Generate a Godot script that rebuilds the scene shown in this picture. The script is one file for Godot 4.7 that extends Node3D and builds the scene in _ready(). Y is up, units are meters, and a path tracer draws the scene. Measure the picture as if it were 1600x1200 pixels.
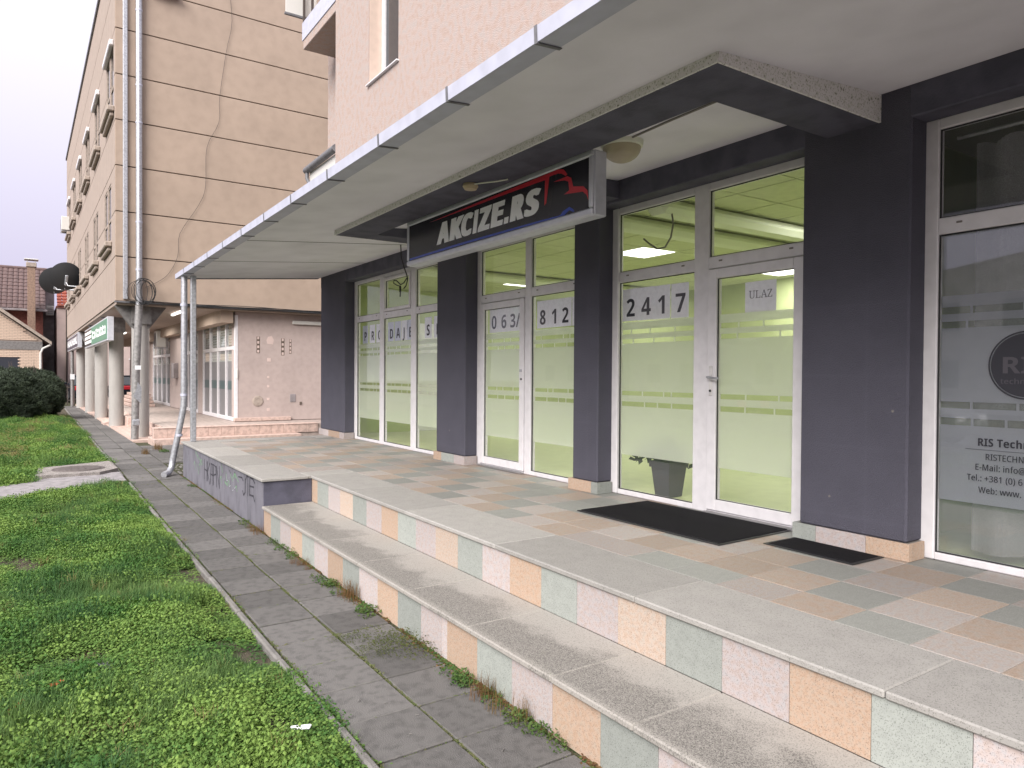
extends Node3D
# Street-level view along a shop front: y = 0 is the tiled terrace, G the pavement below it, x runs along the front, z out of it.
const G := -0.55

class Mb:
	var v := PackedVector3Array()
	var n := PackedVector3Array()
	var xf := Transform3D()
	func tri(a: Vector3, b: Vector3, d: Vector3, out: Vector3) -> void:
		a = xf * a; b = xf * b; d = xf * d
		var m := (d - a).cross(b - a)
		if m.length_squared() < 1e-18:
			return
		m = m.normalized()
		if m.dot(xf.basis * out) < 0.0:
			var t := b
			b = d; d = t; m = -m
		v.append(a); v.append(b); v.append(d)
		n.append(m); n.append(m); n.append(m)
	func quad(a: Vector3, b: Vector3, c: Vector3, d: Vector3, out: Vector3) -> void:
		tri(a, b, c, out); tri(a, c, d, out)
	func stri(p: Array, q: Array) -> void:
		var a: Vector3 = xf * p[0]
		var b: Vector3 = xf * p[1]
		var d: Vector3 = xf * p[2]
		var m := (d - a).cross(b - a)
		if m.length_squared() < 1e-18:
			return
		var na: Vector3 = (xf.basis * q[0]).normalized()
		var nb: Vector3 = (xf.basis * q[1]).normalized()
		var nd: Vector3 = (xf.basis * q[2]).normalized()
		if m.dot(na + nb + nd) < 0.0:
			v.append(a); v.append(d); v.append(b)
			n.append(na); n.append(nd); n.append(nb)
		else:
			v.append(a); v.append(b); v.append(d)
			n.append(na); n.append(nb); n.append(nd)
	func box(c: Vector3, s: Vector3, bev := 0.0) -> void:
		var h := s * 0.5
		bev = minf(bev, minf(h.x, minf(h.y, h.z)) * 0.9)
		for a in 3:
			var e := (a + 1) % 3
			var f := (a + 2) % 3
			for sg in [-1.0, 1.0]:
				var o := Vector3.ZERO
				o[a] = sg
				var q := []
				for k in [[-1.0, -1.0], [1.0, -1.0], [1.0, 1.0], [-1.0, 1.0]]:
					var p := Vector3.ZERO
					p[a] = sg * h[a]; p[e] = k[0] * (h[e] - bev); p[f] = k[1] * (h[f] - bev)
					q.append(c + p)
				quad(q[0], q[1], q[2], q[3], o)
				if bev > 0.0:
					for s2 in [-1.0, 1.0]:
						var p1 := Vector3.ZERO
						p1[a] = sg * h[a]; p1[e] = s2 * (h[e] - bev); p1[f] = h[f] - bev
						var p2 := Vector3.ZERO
						p2[a] = sg * (h[a] - bev); p2[e] = s2 * h[e]; p2[f] = h[f] - bev
						var p3 := p1
						p3[f] = -p1[f]
						var p4 := p2
						p4[f] = -p2[f]
						var oo := Vector3.ZERO
						oo[a] = sg; oo[e] = s2
						quad(c + p1, c + p2, c + p4, c + p3, oo)
		if bev > 0.0:
			for sx in [-1.0, 1.0]:
				for sy in [-1.0, 1.0]:
					for sz in [-1.0, 1.0]:
						var g := Vector3(sx, sy, sz)
						tri(c + g * Vector3(h.x, h.y - bev, h.z - bev), c + g * Vector3(h.x - bev, h.y, h.z - bev), c + g * Vector3(h.x - bev, h.y - bev, h.z), g)
	func span(x0: float, x1: float, y0: float, y1: float, z0: float, z1: float, bev := 0.0) -> void:
		box(Vector3((x0 + x1) / 2, (y0 + y1) / 2, (z0 + z1) / 2), Vector3(absf(x1 - x0), absf(y1 - y0), absf(z1 - z0)), bev)
	# A flat polygon (x, y) with the thickness d along +z, placed by t.
	func prism(poly: PackedVector2Array, d: float, t := Transform3D()) -> void:
		var keep := xf
		xf = xf * t
		var idx := Geometry2D.triangulate_polygon(poly)
		for i in range(0, idx.size(), 3):
			var a := poly[idx[i]]
			var b := poly[idx[i + 1]]
			var c := poly[idx[i + 2]]
			tri(Vector3(a.x, a.y, 0), Vector3(b.x, b.y, 0), Vector3(c.x, c.y, 0), Vector3(0, 0, -1))
			tri(Vector3(a.x, a.y, d), Vector3(b.x, b.y, d), Vector3(c.x, c.y, d), Vector3(0, 0, 1))
		var cw := Geometry2D.is_polygon_clockwise(poly)
		for i in poly.size():
			var a := poly[i]
			var b := poly[(i + 1) % poly.size()]
			var e := b - a
			var o := Vector3(e.y, -e.x, 0) * (-1.0 if cw else 1.0)
			quad(Vector3(a.x, a.y, 0), Vector3(b.x, b.y, 0), Vector3(b.x, b.y, d), Vector3(a.x, a.y, d), o)
		xf = keep
	func tube(pts: Array, r: float, sides := 8, r1 := -1.0) -> void:
		if r1 < 0.0:
			r1 = r
		var up := Vector3(0.31, 0.9, 0.27)
		var rings := []
		var norms := []
		for i in pts.size():
			var d: Vector3 = pts[mini(i + 1, pts.size() - 1)] - pts[maxi(i - 1, 0)]
			d = d.normalized()
			if absf(d.dot(up.normalized())) > 0.97:
				up = Vector3(0.9, 0.1, 0.4)
			var x := d.cross(up).normalized()
			up = x.cross(d).normalized()
			var rr := lerpf(r, r1, float(i) / maxf(1, pts.size() - 1))
			var ring := []
			var nn := []
			for k in sides:
				var a := TAU * k / sides
				var o := x * cos(a) + up * sin(a)
				ring.append(pts[i] + o * rr)
				nn.append(o)
			rings.append(ring); norms.append(nn)
		for i in pts.size() - 1:
			for k in sides:
				var j := (k + 1) % sides
				stri([rings[i][k], rings[i][j], rings[i + 1][j]], [norms[i][k], norms[i][j], norms[i + 1][j]])
				stri([rings[i][k], rings[i + 1][j], rings[i + 1][k]], [norms[i][k], norms[i + 1][j], norms[i + 1][k]])
		for e in [0, pts.size() - 1]:
			var o: Vector3 = (pts[0] - pts[1]) if e == 0 else (pts[e] - pts[e - 1])
			for k in range(1, sides - 1):
				tri(rings[e][0], rings[e][k], rings[e][k + 1], o)
	# profile of (radius, height) turned round the y axis at c; sharp edges stay sharp
	func lathe(prof: Array, c: Vector3, sides := 24, t := Basis()) -> void:
		var keep := xf
		xf = xf * Transform3D(t, c)
		for i in prof.size() - 1:
			var p: Vector2 = prof[i]
			var q: Vector2 = prof[i + 1]
			var e := q - p
			var nr := Vector2(e.y, -e.x).normalized()
			for k in sides:
				var a0 := TAU * k / sides
				var a1 := TAU * (k + 1) / sides
				var d0 := Vector3(cos(a0), 0, sin(a0))
				var d1 := Vector3(cos(a1), 0, sin(a1))
				var n0 := d0 * nr.x + Vector3(0, nr.y, 0)
				var n1 := d1 * nr.x + Vector3(0, nr.y, 0)
				var up := Vector3.UP
				stri([d0 * p.x + up * p.y, d1 * p.x + up * p.y, d1 * q.x + up * q.y], [n0, n1, n1])
				stri([d0 * p.x + up * p.y, d1 * q.x + up * q.y, d0 * q.x + up * q.y], [n0, n1, n0])
		xf = keep
	func add(o: Mb, t: Transform3D) -> void:
		for p in o.v:
			v.append(xf * t * p)
		for p in o.n:
			n.append((xf.basis * t.basis * p).normalized())
	func mesh(off := Vector3.ZERO) -> ArrayMesh:
		var a := []
		a.resize(Mesh.ARRAY_MAX)
		var w := v
		if off != Vector3.ZERO:
			w = PackedVector3Array()
			w.resize(v.size())
			for i in v.size():
				w[i] = v[i] - off
		a[Mesh.ARRAY_VERTEX] = w
		a[Mesh.ARRAY_NORMAL] = n
		var m := ArrayMesh.new()
		m.add_surface_from_arrays(Mesh.PRIMITIVE_TRIANGLES, a)
		return m

var M := {}
var T := {}
var offs := {}
var used := {}
var rng := RandomNumberGenerator.new()
var fonts := {}

func numbered(c: String) -> String:
	var k: int = used.get(c, 0)
	used[c] = k + 1
	return c if k == 0 else "%s_%03d" % [c, k]

func thing(called: String, label: String, category: String, at := Vector3.ZERO, group := "", kind := "") -> Node3D:
	var o := Node3D.new()
	o.name = numbered(called)
	add_child(o)
	o.position = at
	offs[o] = at
	tag(o, label, category, group, kind)
	return o

func tag(o: Node3D, label: String, category: String, group := "", kind := "") -> Node3D:
	if label:
		o.set_meta("label", label)
	if category:
		o.set_meta("category", category)
	if group:
		o.set_meta("group", group)
	if kind:
		o.set_meta("kind", kind)
	return o

func obj(called: String, shape: Variant, m: Material, parent: Node3D = null, label := "") -> MeshInstance3D:
	var o := MeshInstance3D.new()
	o.name = numbered(called) if parent == null else called
	if shape is Mb:
		o.mesh = shape.mesh(offs.get(parent, Vector3.ZERO))
	else:
		o.mesh = shape
	o.material_override = m
	(parent if parent else self).add_child(o, true)
	offs[o] = offs.get(parent, Vector3.ZERO)
	if label:
		o.set_meta("label", label)
	return o

# one mesh shared by alike pieces, each piece a node of its own
func piece(called: String, shared: Mesh, m: Material, parent: Node3D, at: Vector3) -> MeshInstance3D:
	var o := MeshInstance3D.new()
	o.name = called
	o.mesh = shared
	o.material_override = m
	parent.add_child(o, true)
	o.position = at - offs.get(parent, Vector3.ZERO)
	return o

func boxed(x0: float, x1: float, y0: float, y1: float, z0: float, z1: float, bev := 0.0) -> Mb:
	var b := Mb.new()
	b.span(x0, x1, y0, y1, z0, z1, bev)
	return b

func lin(r: float, g: float, b: float, a := 1.0) -> Color:
	var c := Color(r, g, b).linear_to_srgb()
	c.a = a
	return c

func noise_tex(called: String, kind: int, freq: float, oct: int, stops: Array, size := 512, cell := 0) -> NoiseTexture2D:
	var f := FastNoiseLite.new()
	f.noise_type = kind as FastNoiseLite.NoiseType
	f.seed = 11 + T.size() * 7
	f.frequency = freq
	f.fractal_type = FastNoiseLite.FRACTAL_FBM if oct > 1 else FastNoiseLite.FRACTAL_NONE
	f.fractal_octaves = oct
	f.cellular_return_type = cell as FastNoiseLite.CellularReturnType
	var g := Gradient.new()
	var off := PackedFloat32Array()
	var cols := PackedColorArray()
	for s in stops:
		off.append(s[0])
		cols.append(s[1] if s[1] is Color else Color(s[1], s[1], s[1]))
	g.offsets = off
	g.colors = cols
	var t := NoiseTexture2D.new()
	t.width = size; t.height = size
	t.seamless = true
	t.noise = f
	t.color_ramp = g
	T[called] = t
	return t

# o: tex, ts (scale of texture and relief), det, ds (coarse layer that multiplies), bump, bs (relief in cm), metal, clear
func mat(called: String, c: Color, rough: float, o := {}) -> StandardMaterial3D:
	var m := StandardMaterial3D.new()
	m.resource_name = called
	m.albedo_color = c
	m.roughness = rough
	m.metallic = o.get("metal", 0.0)
	if o.has("spec"):
		m.metallic_specular = o.spec
	if o.has("tex"):
		m.albedo_texture = T[o.tex]
	if o.has("ts"):
		var s: Variant = o.ts
		m.uv1_triplanar = true
		m.uv1_world_triplanar = true
		m.uv1_triplanar_sharpness = 4.0
		m.uv1_scale = s if s is Vector3 else Vector3.ONE * s
	if o.has("bump"):
		m.heightmap_enabled = true
		m.heightmap_texture = T[o.bump]
		m.heightmap_scale = o.bs
	if o.has("det"):
		m.detail_enabled = true
		m.detail_blend_mode = BaseMaterial3D.BLEND_MODE_MUL
		m.detail_albedo = T[o.det]
		m.detail_uv_layer = BaseMaterial3D.DETAIL_UV_2
		m.uv2_triplanar = true
		m.uv2_world_triplanar = true
		m.uv2_triplanar_sharpness = 4.0
		var s2: Variant = o.ds
		m.uv2_scale = s2 if s2 is Vector3 else Vector3.ONE * s2
	M[called] = m
	return m

# lettering as solid flat shapes; cap is the height of a capital, t carries x to the right and y up, z towards the reader
func letters(b: Mb, s: String, face: String, cap: float, t: Transform3D, stretch := 1.0, bold := 0.0, depth := 0.004, align := HORIZONTAL_ALIGNMENT_LEFT) -> void:
	var key := face + str(bold)
	if not fonts.has(key):
		var f := SystemFont.new()
		f.font_names = PackedStringArray([face.trim_suffix(" Bold")])
		if face.ends_with("Bold"):
			f.font_weight = 700
		var fv := FontVariation.new()
		fv.base_font = f
		fv.variation_embolden = bold
		fonts[key] = fv
	var m := TextMesh.new()
	m.font = fonts[key]
	m.font_size = 64
	m.pixel_size = 0.01
	m.curve_step = 1.0
	m.depth = 0.02
	m.text = "H"
	var h: float = m.get_aabb().size.y
	var low: float = m.get_aabb().position.y
	m.horizontal_alignment = align
	m.vertical_alignment = VERTICAL_ALIGNMENT_CENTER
	m.text = s
	var k := cap / h
	var a := m.surface_get_arrays(0)
	var vs: PackedVector3Array = a[Mesh.ARRAY_VERTEX]
	var idx: PackedInt32Array = a[Mesh.ARRAY_INDEX] if a[Mesh.ARRAY_INDEX] != null else PackedInt32Array(range(vs.size()))
	var nn: PackedVector3Array = a[Mesh.ARRAY_NORMAL]
	var keep := b.xf
	b.xf = b.xf * t
	for i in range(0, idx.size(), 3):
		var p := []
		for j in 3:
			var q := vs[idx[i + j]]
			p.append(Vector3(q.x * k * stretch, (q.y - low) * k, (q.z + 0.01) / 0.02 * depth))
		b.tri(p[0], p[1], p[2], nn[idx[i]])
	b.xf = keep

# one capital stretched to fill the slot from x0 to x1
func glyph(b: Mb, ch: String, x0: float, x1: float, y: float, h: float, slant: float, z: float) -> void:
	var one := Mb.new()
	letters(one, ch, "Droid Sans Bold", 1.0, Transform3D(), 1.0, 0.7, 0.002)
	var lo := Vector2(1e9, 1e9)
	var hi := Vector2(-1e9, -1e9)
	for p in one.v:
		lo = lo.min(Vector2(p.x, p.y))
		hi = hi.max(Vector2(p.x, p.y))
	var w := 0.028    # a heavy face: the outline three times, a little apart and each a hair higher
	var k := (x1 - x0 - w) / (hi.x - lo.x)
	var ky := h / (hi.y - lo.y) if ch != "." else h
	for i in 3:
		b.add(one, Transform3D(Basis(Vector3(k, 0, 0), Vector3(slant * ky, ky, 0), Vector3(0, 0, 1)), Vector3(x0 + w * 0.5 * i - lo.x * k - slant * ky * lo.y, y - (lo.y * ky), z + 0.0003 * i)))

# worn, darkened granite of the lower tread: dark flecks that thicken towards the outer half; rows run from the wall outwards
func wear_texture() -> void:
	var w := 1536
	var h := 208
	var big := FastNoiseLite.new()
	big.seed = 3
	big.frequency = 1.1
	big.fractal_octaves = 4
	var fine := RandomNumberGenerator.new()
	fine.seed = 77
	var im := Image.create(w, h, false, Image.FORMAT_RGB8)
	for x in w:
		var a := TAU * x / w
		for y in h:
			var v := float(y) / h
			var b := big.get_noise_3d(cos(a) * 1.3, sin(a) * 1.3, v * 1.4)
			var band := smoothstep(0.28, 0.62, v + b * 0.45) * (1.0 - 0.7 * smoothstep(0.9, 0.98, v))
			var fleck := fine.randf()
			var c := 0.97 - 0.1 * fine.randf() - 0.07 * band
			if fleck < 0.05 + 0.3 * band:
				c -= 0.2 + 0.25 * fine.randf()
			im.set_pixel(x, y, Color(c, c * 0.995, c * 0.98))
	T["wear"] = ImageTexture.create_from_image(im)
	# scattered dark and pale flecks of granite, on a square that repeats
	var fl := Image.create(768, 768, false, Image.FORMAT_RGB8)
	for x in 768:
		for y in 768:
			var c := 0.95 + 0.05 * fine.randf()
			fl.set_pixel(x, y, Color(c, c, c))
	for i in 26000:
		var x := fine.randi() % 768
		var y := fine.randi() % 768
		var c := 0.45 + 0.4 * fine.randf() if fine.randf() < 0.8 else 1.0
		var n := 1 + fine.randi() % 4
		for j in n:
			fl.set_pixel(posmod(x + fine.randi() % 3, 768), posmod(y + fine.randi() % 3, 768), Color(c, c, c * 0.98))
	T["flecks"] = ImageTexture.create_from_image(fl)

func make_materials() -> void:
	noise_tex("grain", FastNoiseLite.TYPE_SIMPLEX, 0.11, 4, [[0.0, 0.72], [0.5, 0.9], [1.0, 1.0]])
	noise_tex("cloud", FastNoiseLite.TYPE_SIMPLEX, 0.012, 5, [[0.0, 0.84], [0.45, 0.94], [0.65, 1.0], [1.0, 1.0]])
	noise_tex("soft", FastNoiseLite.TYPE_SIMPLEX, 0.009, 3, [[0.0, 0.95], [0.5, 0.98], [1.0, 1.0]])
	noise_tex("speck", FastNoiseLite.TYPE_CELLULAR, 0.16, 1, [[0.0, 0.5], [0.16, 0.62], [0.3, 0.94], [0.7, 1.0], [1.0, 0.9]], 512, FastNoiseLite.RETURN_DISTANCE)
	noise_tex("dots", FastNoiseLite.TYPE_SIMPLEX, 0.1, 3, [[0.0, 0.3], [0.36, 0.52], [0.45, 0.9], [0.56, 1.0], [1.0, 1.0]])
	noise_tex("stucco", FastNoiseLite.TYPE_SIMPLEX, 0.09, 3, [[0.0, 0.0], [0.5, 0.5], [1.0, 1.0]])
	noise_tex("lumpy", FastNoiseLite.TYPE_CELLULAR, 0.07, 2, [[0.0, 1.0], [0.6, 0.3], [1.0, 0.0]], 512, FastNoiseLite.RETURN_DISTANCE)
	noise_tex("stain", FastNoiseLite.TYPE_SIMPLEX, 0.014, 5, [[0.0, 0.82], [0.3, 0.92], [0.55, 0.985], [1.0, 1.0]])
	noise_tex("mould", FastNoiseLite.TYPE_SIMPLEX, 0.035, 4, [[0.0, Color(0.2, 0.2, 0.16)], [0.1, Color(0.3, 0.3, 0.25)], [0.17, Color(0.9, 0.91, 0.87)], [0.4, Color(1, 1, 1)], [1.0, Color(1, 1, 1)]])
	noise_tex("warm", FastNoiseLite.TYPE_SIMPLEX, 0.02, 4, [[0.0, Color(0.96, 0.91, 0.87)], [0.5, Color(1, 0.98, 0.97)], [1.0, Color(0.95, 0.98, 0.99)]])
	noise_tex("moss", FastNoiseLite.TYPE_SIMPLEX, 0.03, 4, [[0.0, Color(0.35, 0.55, 0.2)], [0.4, Color(0.6, 0.7, 0.35)], [0.55, Color(0.8, 0.75, 0.7)], [1.0, Color(1, 0.95, 0.9)]])
	noise_tex("fibre", FastNoiseLite.TYPE_VALUE, 0.4, 2, [[0.0, 0.4], [0.5, 0.75], [1.0, 1.0]])
	noise_tex("rough", FastNoiseLite.TYPE_SIMPLEX, 0.14, 3, [[0.0, 0.62], [0.45, 0.86], [1.0, 1.0]])
	wear_texture()
	mat("dark_render", lin(0.122, 0.119, 0.16), 0.92, {"tex": "rough", "ts": 2.2, "bump": "stucco", "bs": 0.6, "det": "soft", "ds": 0.45})
	mat("dark_paint", lin(0.095, 0.093, 0.13), 0.88, {"tex": "soft", "ts": 0.9, "bump": "stucco", "bs": 0.12, "det": "cloud", "ds": 0.5})
	mat("parapet_paint", lin(0.16, 0.155, 0.185), 0.85, {"tex": "soft", "ts": 0.8, "bump": "stucco", "bs": 0.1, "det": "stain", "ds": Vector3(0.5, 0.22, 0.5)})
	mat("soffit_paint", lin(0.84, 0.82, 0.89), 0.9, {"tex": "soft", "ts": 0.12, "det": "soft", "ds": 0.31})
	mat("mouldy_paint", lin(0.74, 0.72, 0.72), 0.9, {"tex": "mould", "ts": 0.9, "det": "mould", "ds": 2.6})
	mat("upper_stucco", lin(0.53, 0.445, 0.42), 0.95, {"tex": "grain", "ts": 2.2, "bump": "lumpy", "bs": 0.5, "det": "warm", "ds": 0.6})
	mat("jamb_stucco", lin(0.6, 0.47, 0.4), 0.9, {"tex": "soft", "ts": 1.0})
	mat("zinc", lin(0.52, 0.53, 0.64), 0.55, {"metal": 0.1, "tex": "soft", "ts": 1.1, "det": "soft", "ds": 0.8})
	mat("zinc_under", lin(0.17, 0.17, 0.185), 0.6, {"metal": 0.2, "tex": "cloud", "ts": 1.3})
	mat("galvanised", lin(0.5, 0.51, 0.55), 0.42, {"metal": 0.6, "tex": "cloud", "ts": 2.2, "det": "soft", "ds": 0.5})
	mat("old_pipe", lin(0.3, 0.29, 0.29), 0.6, {"metal": 0.35, "tex": "cloud", "ts": 1.6, "det": "stain", "ds": 0.9})
	mat("pvc", lin(0.72, 0.7, 0.73), 0.38, {"tex": "soft", "ts": 1.4})
	mat("pvc_dirty", lin(0.66, 0.64, 0.64), 0.45, {"tex": "cloud", "ts": 1.5})
	mat("gasket", lin(0.02, 0.02, 0.022), 0.6)
	mat("plinth_joint", lin(0.22, 0.2, 0.19), 0.95)
	mat("asphalt", lin(0.06, 0.06, 0.062), 0.95, {"tex": "grain", "ts": 3.0})
	mat("soil", lin(0.11, 0.08, 0.055), 1.0, {"tex": "grain", "ts": 2.0, "bump": "stucco", "bs": 1.2, "det": "cloud", "ds": 0.7})
	mat("turf_base", lin(0.15, 0.125, 0.085), 1.0, {"tex": "grain", "ts": 2.0, "bump": "stucco", "bs": 1.5, "det": "cloud", "ds": 0.8})
	mat("joint_soil", lin(0.09, 0.09, 0.06), 1.0, {"tex": "moss", "ts": 2.2, "bump": "stucco", "bs": 0.6})
	mat("black_rubber", lin(0.027, 0.026, 0.03), 0.95, {"spec": 0.2, "tex": "fibre", "ts": 3.0, "bump": "fibre", "bs": 0.5})
	mat("mat_edge", lin(0.02, 0.02, 0.022), 0.6)
	mat("white_print", lin(0.92, 0.92, 0.95), 0.5)
	mat("paper", lin(0.86, 0.86, 0.9), 0.8, {"tex": "soft", "ts": 3.0})
	M["paper"].backlight_enabled = true
	M["paper"].backlight = Color(0.4, 0.4, 0.4)
	mat("paper_blue", lin(0.55, 0.58, 0.68), 0.8, {"tex": "soft", "ts": 3.0})
	mat("ink", lin(0.025, 0.025, 0.035), 0.6)
	mat("ink_grey", lin(0.075, 0.07, 0.085), 0.6)
	mat("sign_black", lin(0.022, 0.021, 0.03), 0.22)
	mat("sign_red", lin(0.6, 0.025, 0.045), 0.3)
	mat("sign_blue", lin(0.03, 0.07, 0.42), 0.3)
	mat("sign_silver", lin(0.6, 0.61, 0.67), 0.4, {"metal": 0.25, "tex": "soft", "ts": 1.5})
	mat("lime_wall", lin(0.46, 0.51, 0.27), 0.85, {"tex": "soft", "ts": 0.6})
	mat("lime_floor", lin(0.46, 0.5, 0.27), 0.45, {"tex": "soft", "ts": 0.8})
	mat("lime_ceiling", lin(0.6, 0.62, 0.42), 0.9, {"tex": "soft", "ts": 1.3})
	mat("interior_white", lin(0.72, 0.74, 0.62), 0.8)
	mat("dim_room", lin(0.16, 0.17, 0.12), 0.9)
	mat("curtain", lin(0.27, 0.27, 0.29), 0.9, {"tex": "soft", "ts": Vector3(1.4, 0.4, 1.4), "det": "fibre", "ds": 3.0})
	M["curtain"].backlight_enabled = true
	M["curtain"].backlight = Color(0.25, 0.25, 0.27)
	var g := StandardMaterial3D.new()
	g.transparency = BaseMaterial3D.TRANSPARENCY_ALPHA
	g.albedo_color = Color(0.9, 0.95, 0.92, 0.04)
	g.roughness = 0.02
	M["glass"] = g
	var fr := StandardMaterial3D.new()
	fr.refraction_enabled = true
	fr.refraction_scale = 0.012
	fr.transparency = BaseMaterial3D.TRANSPARENCY_ALPHA
	fr.albedo_color = Color(0.88, 0.9, 0.84, 0.42)
	fr.roughness = 0.55
	M["frosted"] = fr
	var fd := fr.duplicate()
	fd.albedo_color = Color(0.6, 0.61, 0.66, 0.5)
	M["frosted_dim"] = fd
	var led := StandardMaterial3D.new()
	led.albedo_color = Color(0.95, 0.95, 0.95)
	led.emission_enabled = true
	led.emission = Color(1, 1, 0.97)
	led.emission_energy_multiplier = 0.9
	M["led"] = led
	var lamp := StandardMaterial3D.new()
	lamp.transparency = BaseMaterial3D.TRANSPARENCY_ALPHA
	lamp.albedo_color = Color(0.72, 0.66, 0.54, 0.62)
	lamp.roughness = 0.3
	M["lamp_glass"] = lamp
	# stone: one grain, three tints, a few variants of each
	for k in 4:
		var s: float = [1.0, 0.88, 1.08, 0.95][k]
		mat("riser_orange%d" % k, lin(0.45 * s, 0.345 * s, 0.27 * s), 0.8, {"tex": "flecks", "ts": 1.1, "det": "warm", "ds": 2.3 + 0.4 * k})
		mat("riser_pale%d" % k, lin(0.465 * s, 0.39 * s, 0.335 * s), 0.8, {"tex": "flecks", "ts": 1.1, "det": "warm", "ds": 2.3 + 0.4 * k})
		mat("riser_green%d" % k, lin(0.325 * s, 0.345 * s, 0.325 * s), 0.8, {"tex": "flecks", "ts": 1.1, "det": "soft", "ds": 2.0 + 0.4 * k})
		mat("riser_white%d" % k, lin(0.46 * s, 0.42 * s, 0.425 * s), 0.8, {"tex": "flecks", "ts": 1.2, "det": "warm", "ds": 1.8 + 0.4 * k})
		mat("floor_orange%d" % k, lin(0.42 * s, 0.355 * s, 0.305 * s), 0.6, {"tex": "grain", "ts": Vector3(1.2, 3.0, 4.6), "det": "warm", "ds": 1.4 + 0.5 * k})
		mat("floor_green%d" % k, lin(0.325 * s, 0.328 * s, 0.308 * s), 0.6, {"tex": "grain", "ts": Vector3(1.2, 3.0, 4.6), "det": "soft", "ds": 1.7 + 0.5 * k})
		mat("floor_white%d" % k, lin(0.42 * s, 0.39 * s, 0.375 * s), 0.6, {"tex": "grain", "ts": Vector3(1.2, 3.0, 4.6), "det": "warm", "ds": 1.1 + 0.5 * k})
		mat("coping%d" % k, lin(0.36 * s, 0.345 * s, 0.33 * s), 0.65, {"tex": "flecks", "ts": 0.9, "det": "soft", "ds": 0.9 + 0.1 * k})
		mat("paver%d" % k, lin(0.172 * s * s, 0.163 * s * s, 0.159 * s * s), 0.85, {"tex": "grain", "ts": 2.6, "det": "stain", "ds": 1.1 + 0.2 * k, "bump": "stucco", "bs": 0.3})
		mat("kerb%d" % k, lin(0.27 * s, 0.255 * s, 0.245 * s), 0.9, {"tex": "grain", "ts": 2.6, "det": "cloud", "ds": 1.1, "bump": "stucco", "bs": 0.3})
	for k in 3:
		var m := mat("tread%d" % k, lin(0.39, 0.37, 0.355), 0.75, {"tex": "wear", "ts": Vector3(0.25, 1.0, 1.0 / 0.54)})
		m.uv1_offset = Vector3(0.37 * k, 0, -1.852 / 0.54)
	mat("path_concrete", lin(0.37, 0.345, 0.36), 0.9, {"tex": "grain", "ts": 2.0, "det": "cloud", "ds": 0.8, "bump": "stucco", "bs": 0.3})
	mat("manhole_concrete", lin(0.42, 0.38, 0.36), 0.9, {"tex": "dots", "ts": 2.0, "det": "stain", "ds": 0.9, "bump": "stucco", "bs": 0.5})
	mat("cast_iron", lin(0.13, 0.11, 0.105), 0.7, {"metal": 0.3, "tex": "cloud", "ts": 2.0, "bump": "fibre", "bs": 0.5})
	mat("black_cable", lin(0.02, 0.02, 0.022), 0.6)
	mat("steel_trim", lin(0.45, 0.44, 0.45), 0.35, {"metal": 0.7})
	mat("pot", lin(0.05, 0.05, 0.055), 0.6)
	mat("plant_leaf", lin(0.03, 0.05, 0.02), 0.6)
	# office building next door
	mat("tan_render", lin(0.4, 0.31, 0.25), 0.92, {"tex": "soft", "ts": 0.5, "det": "soft", "ds": 0.1})
	mat("tan_render_edge", lin(0.36, 0.29, 0.25), 0.92, {"tex": "soft", "ts": 0.9, "det": "soft", "ds": 0.3})
	mat("groove", lin(0.11, 0.085, 0.07), 0.95)
	mat("pink_render", lin(0.45, 0.37, 0.35), 0.95, {"tex": "soft", "ts": 0.9, "bump": "stucco", "bs": 0.2, "det": "soft", "ds": 0.14})
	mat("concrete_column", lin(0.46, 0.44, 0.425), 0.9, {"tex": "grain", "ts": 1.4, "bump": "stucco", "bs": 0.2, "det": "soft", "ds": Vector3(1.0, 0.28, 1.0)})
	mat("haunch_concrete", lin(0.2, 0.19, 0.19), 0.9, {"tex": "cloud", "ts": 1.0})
	mat("pink_tile", lin(0.56, 0.42, 0.37), 0.6, {"tex": "soft", "ts": 1.7, "det": "cloud", "ds": 1.0})
	mat("pink_floor", lin(0.4, 0.33, 0.3), 0.6, {"tex": "cloud", "ts": 0.8})
	mat("grey_panel", lin(0.19, 0.185, 0.195), 0.4)
	mat("slat_grey", lin(0.42, 0.44, 0.42), 0.5)
	mat("teal_band", lin(0.06, 0.1, 0.105), 0.4)
	mat("window_dark", lin(0.03, 0.033, 0.04), 0.06)
	mat("ledge", lin(0.37, 0.31, 0.27), 0.9, {"tex": "cloud", "ts": 1.0})
	mat("sign_green", lin(0.09, 0.25, 0.17), 0.35)
	mat("sign_purple", lin(0.07, 0.06, 0.09), 0.35)
	mat("dish_dark", lin(0.04, 0.042, 0.047), 0.5)
	mat("ac_white", lin(0.58, 0.57, 0.55), 0.5)
	mat("hedge", lin(0.5, 0.5, 0.5), 0.8)
	mat("brick_pale", lin(0.62, 0.48, 0.39), 0.9)
	mat("brick_joint", lin(0.36, 0.29, 0.25), 0.95)
	mat("brick_red", lin(0.25, 0.09, 0.07), 0.9, {"tex": "cloud", "ts": 1.0})
	mat("chimney_brick", lin(0.28, 0.19, 0.145), 0.9, {"tex": "cloud", "ts": 1.2})
	mat("roof_brown", lin(0.125, 0.078, 0.075), 0.7, {"tex": "soft", "ts": 1.2, "det": "cloud", "ds": 0.4})
	mat("roof_red", lin(0.5, 0.16, 0.115), 0.7, {"tex": "cloud", "ts": 1.0})
	mat("house_grey", lin(0.3, 0.27, 0.28), 0.95, {"tex": "cloud", "ts": 0.3})
	mat("house_pink", lin(0.58, 0.46, 0.43), 0.95, {"tex": "soft", "ts": 0.4})
	mat("timber_dark", lin(0.07, 0.055, 0.05), 0.85)
	mat("car_dark", lin(0.016, 0.02, 0.03), 0.2, {"metal": 0.2})
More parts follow.
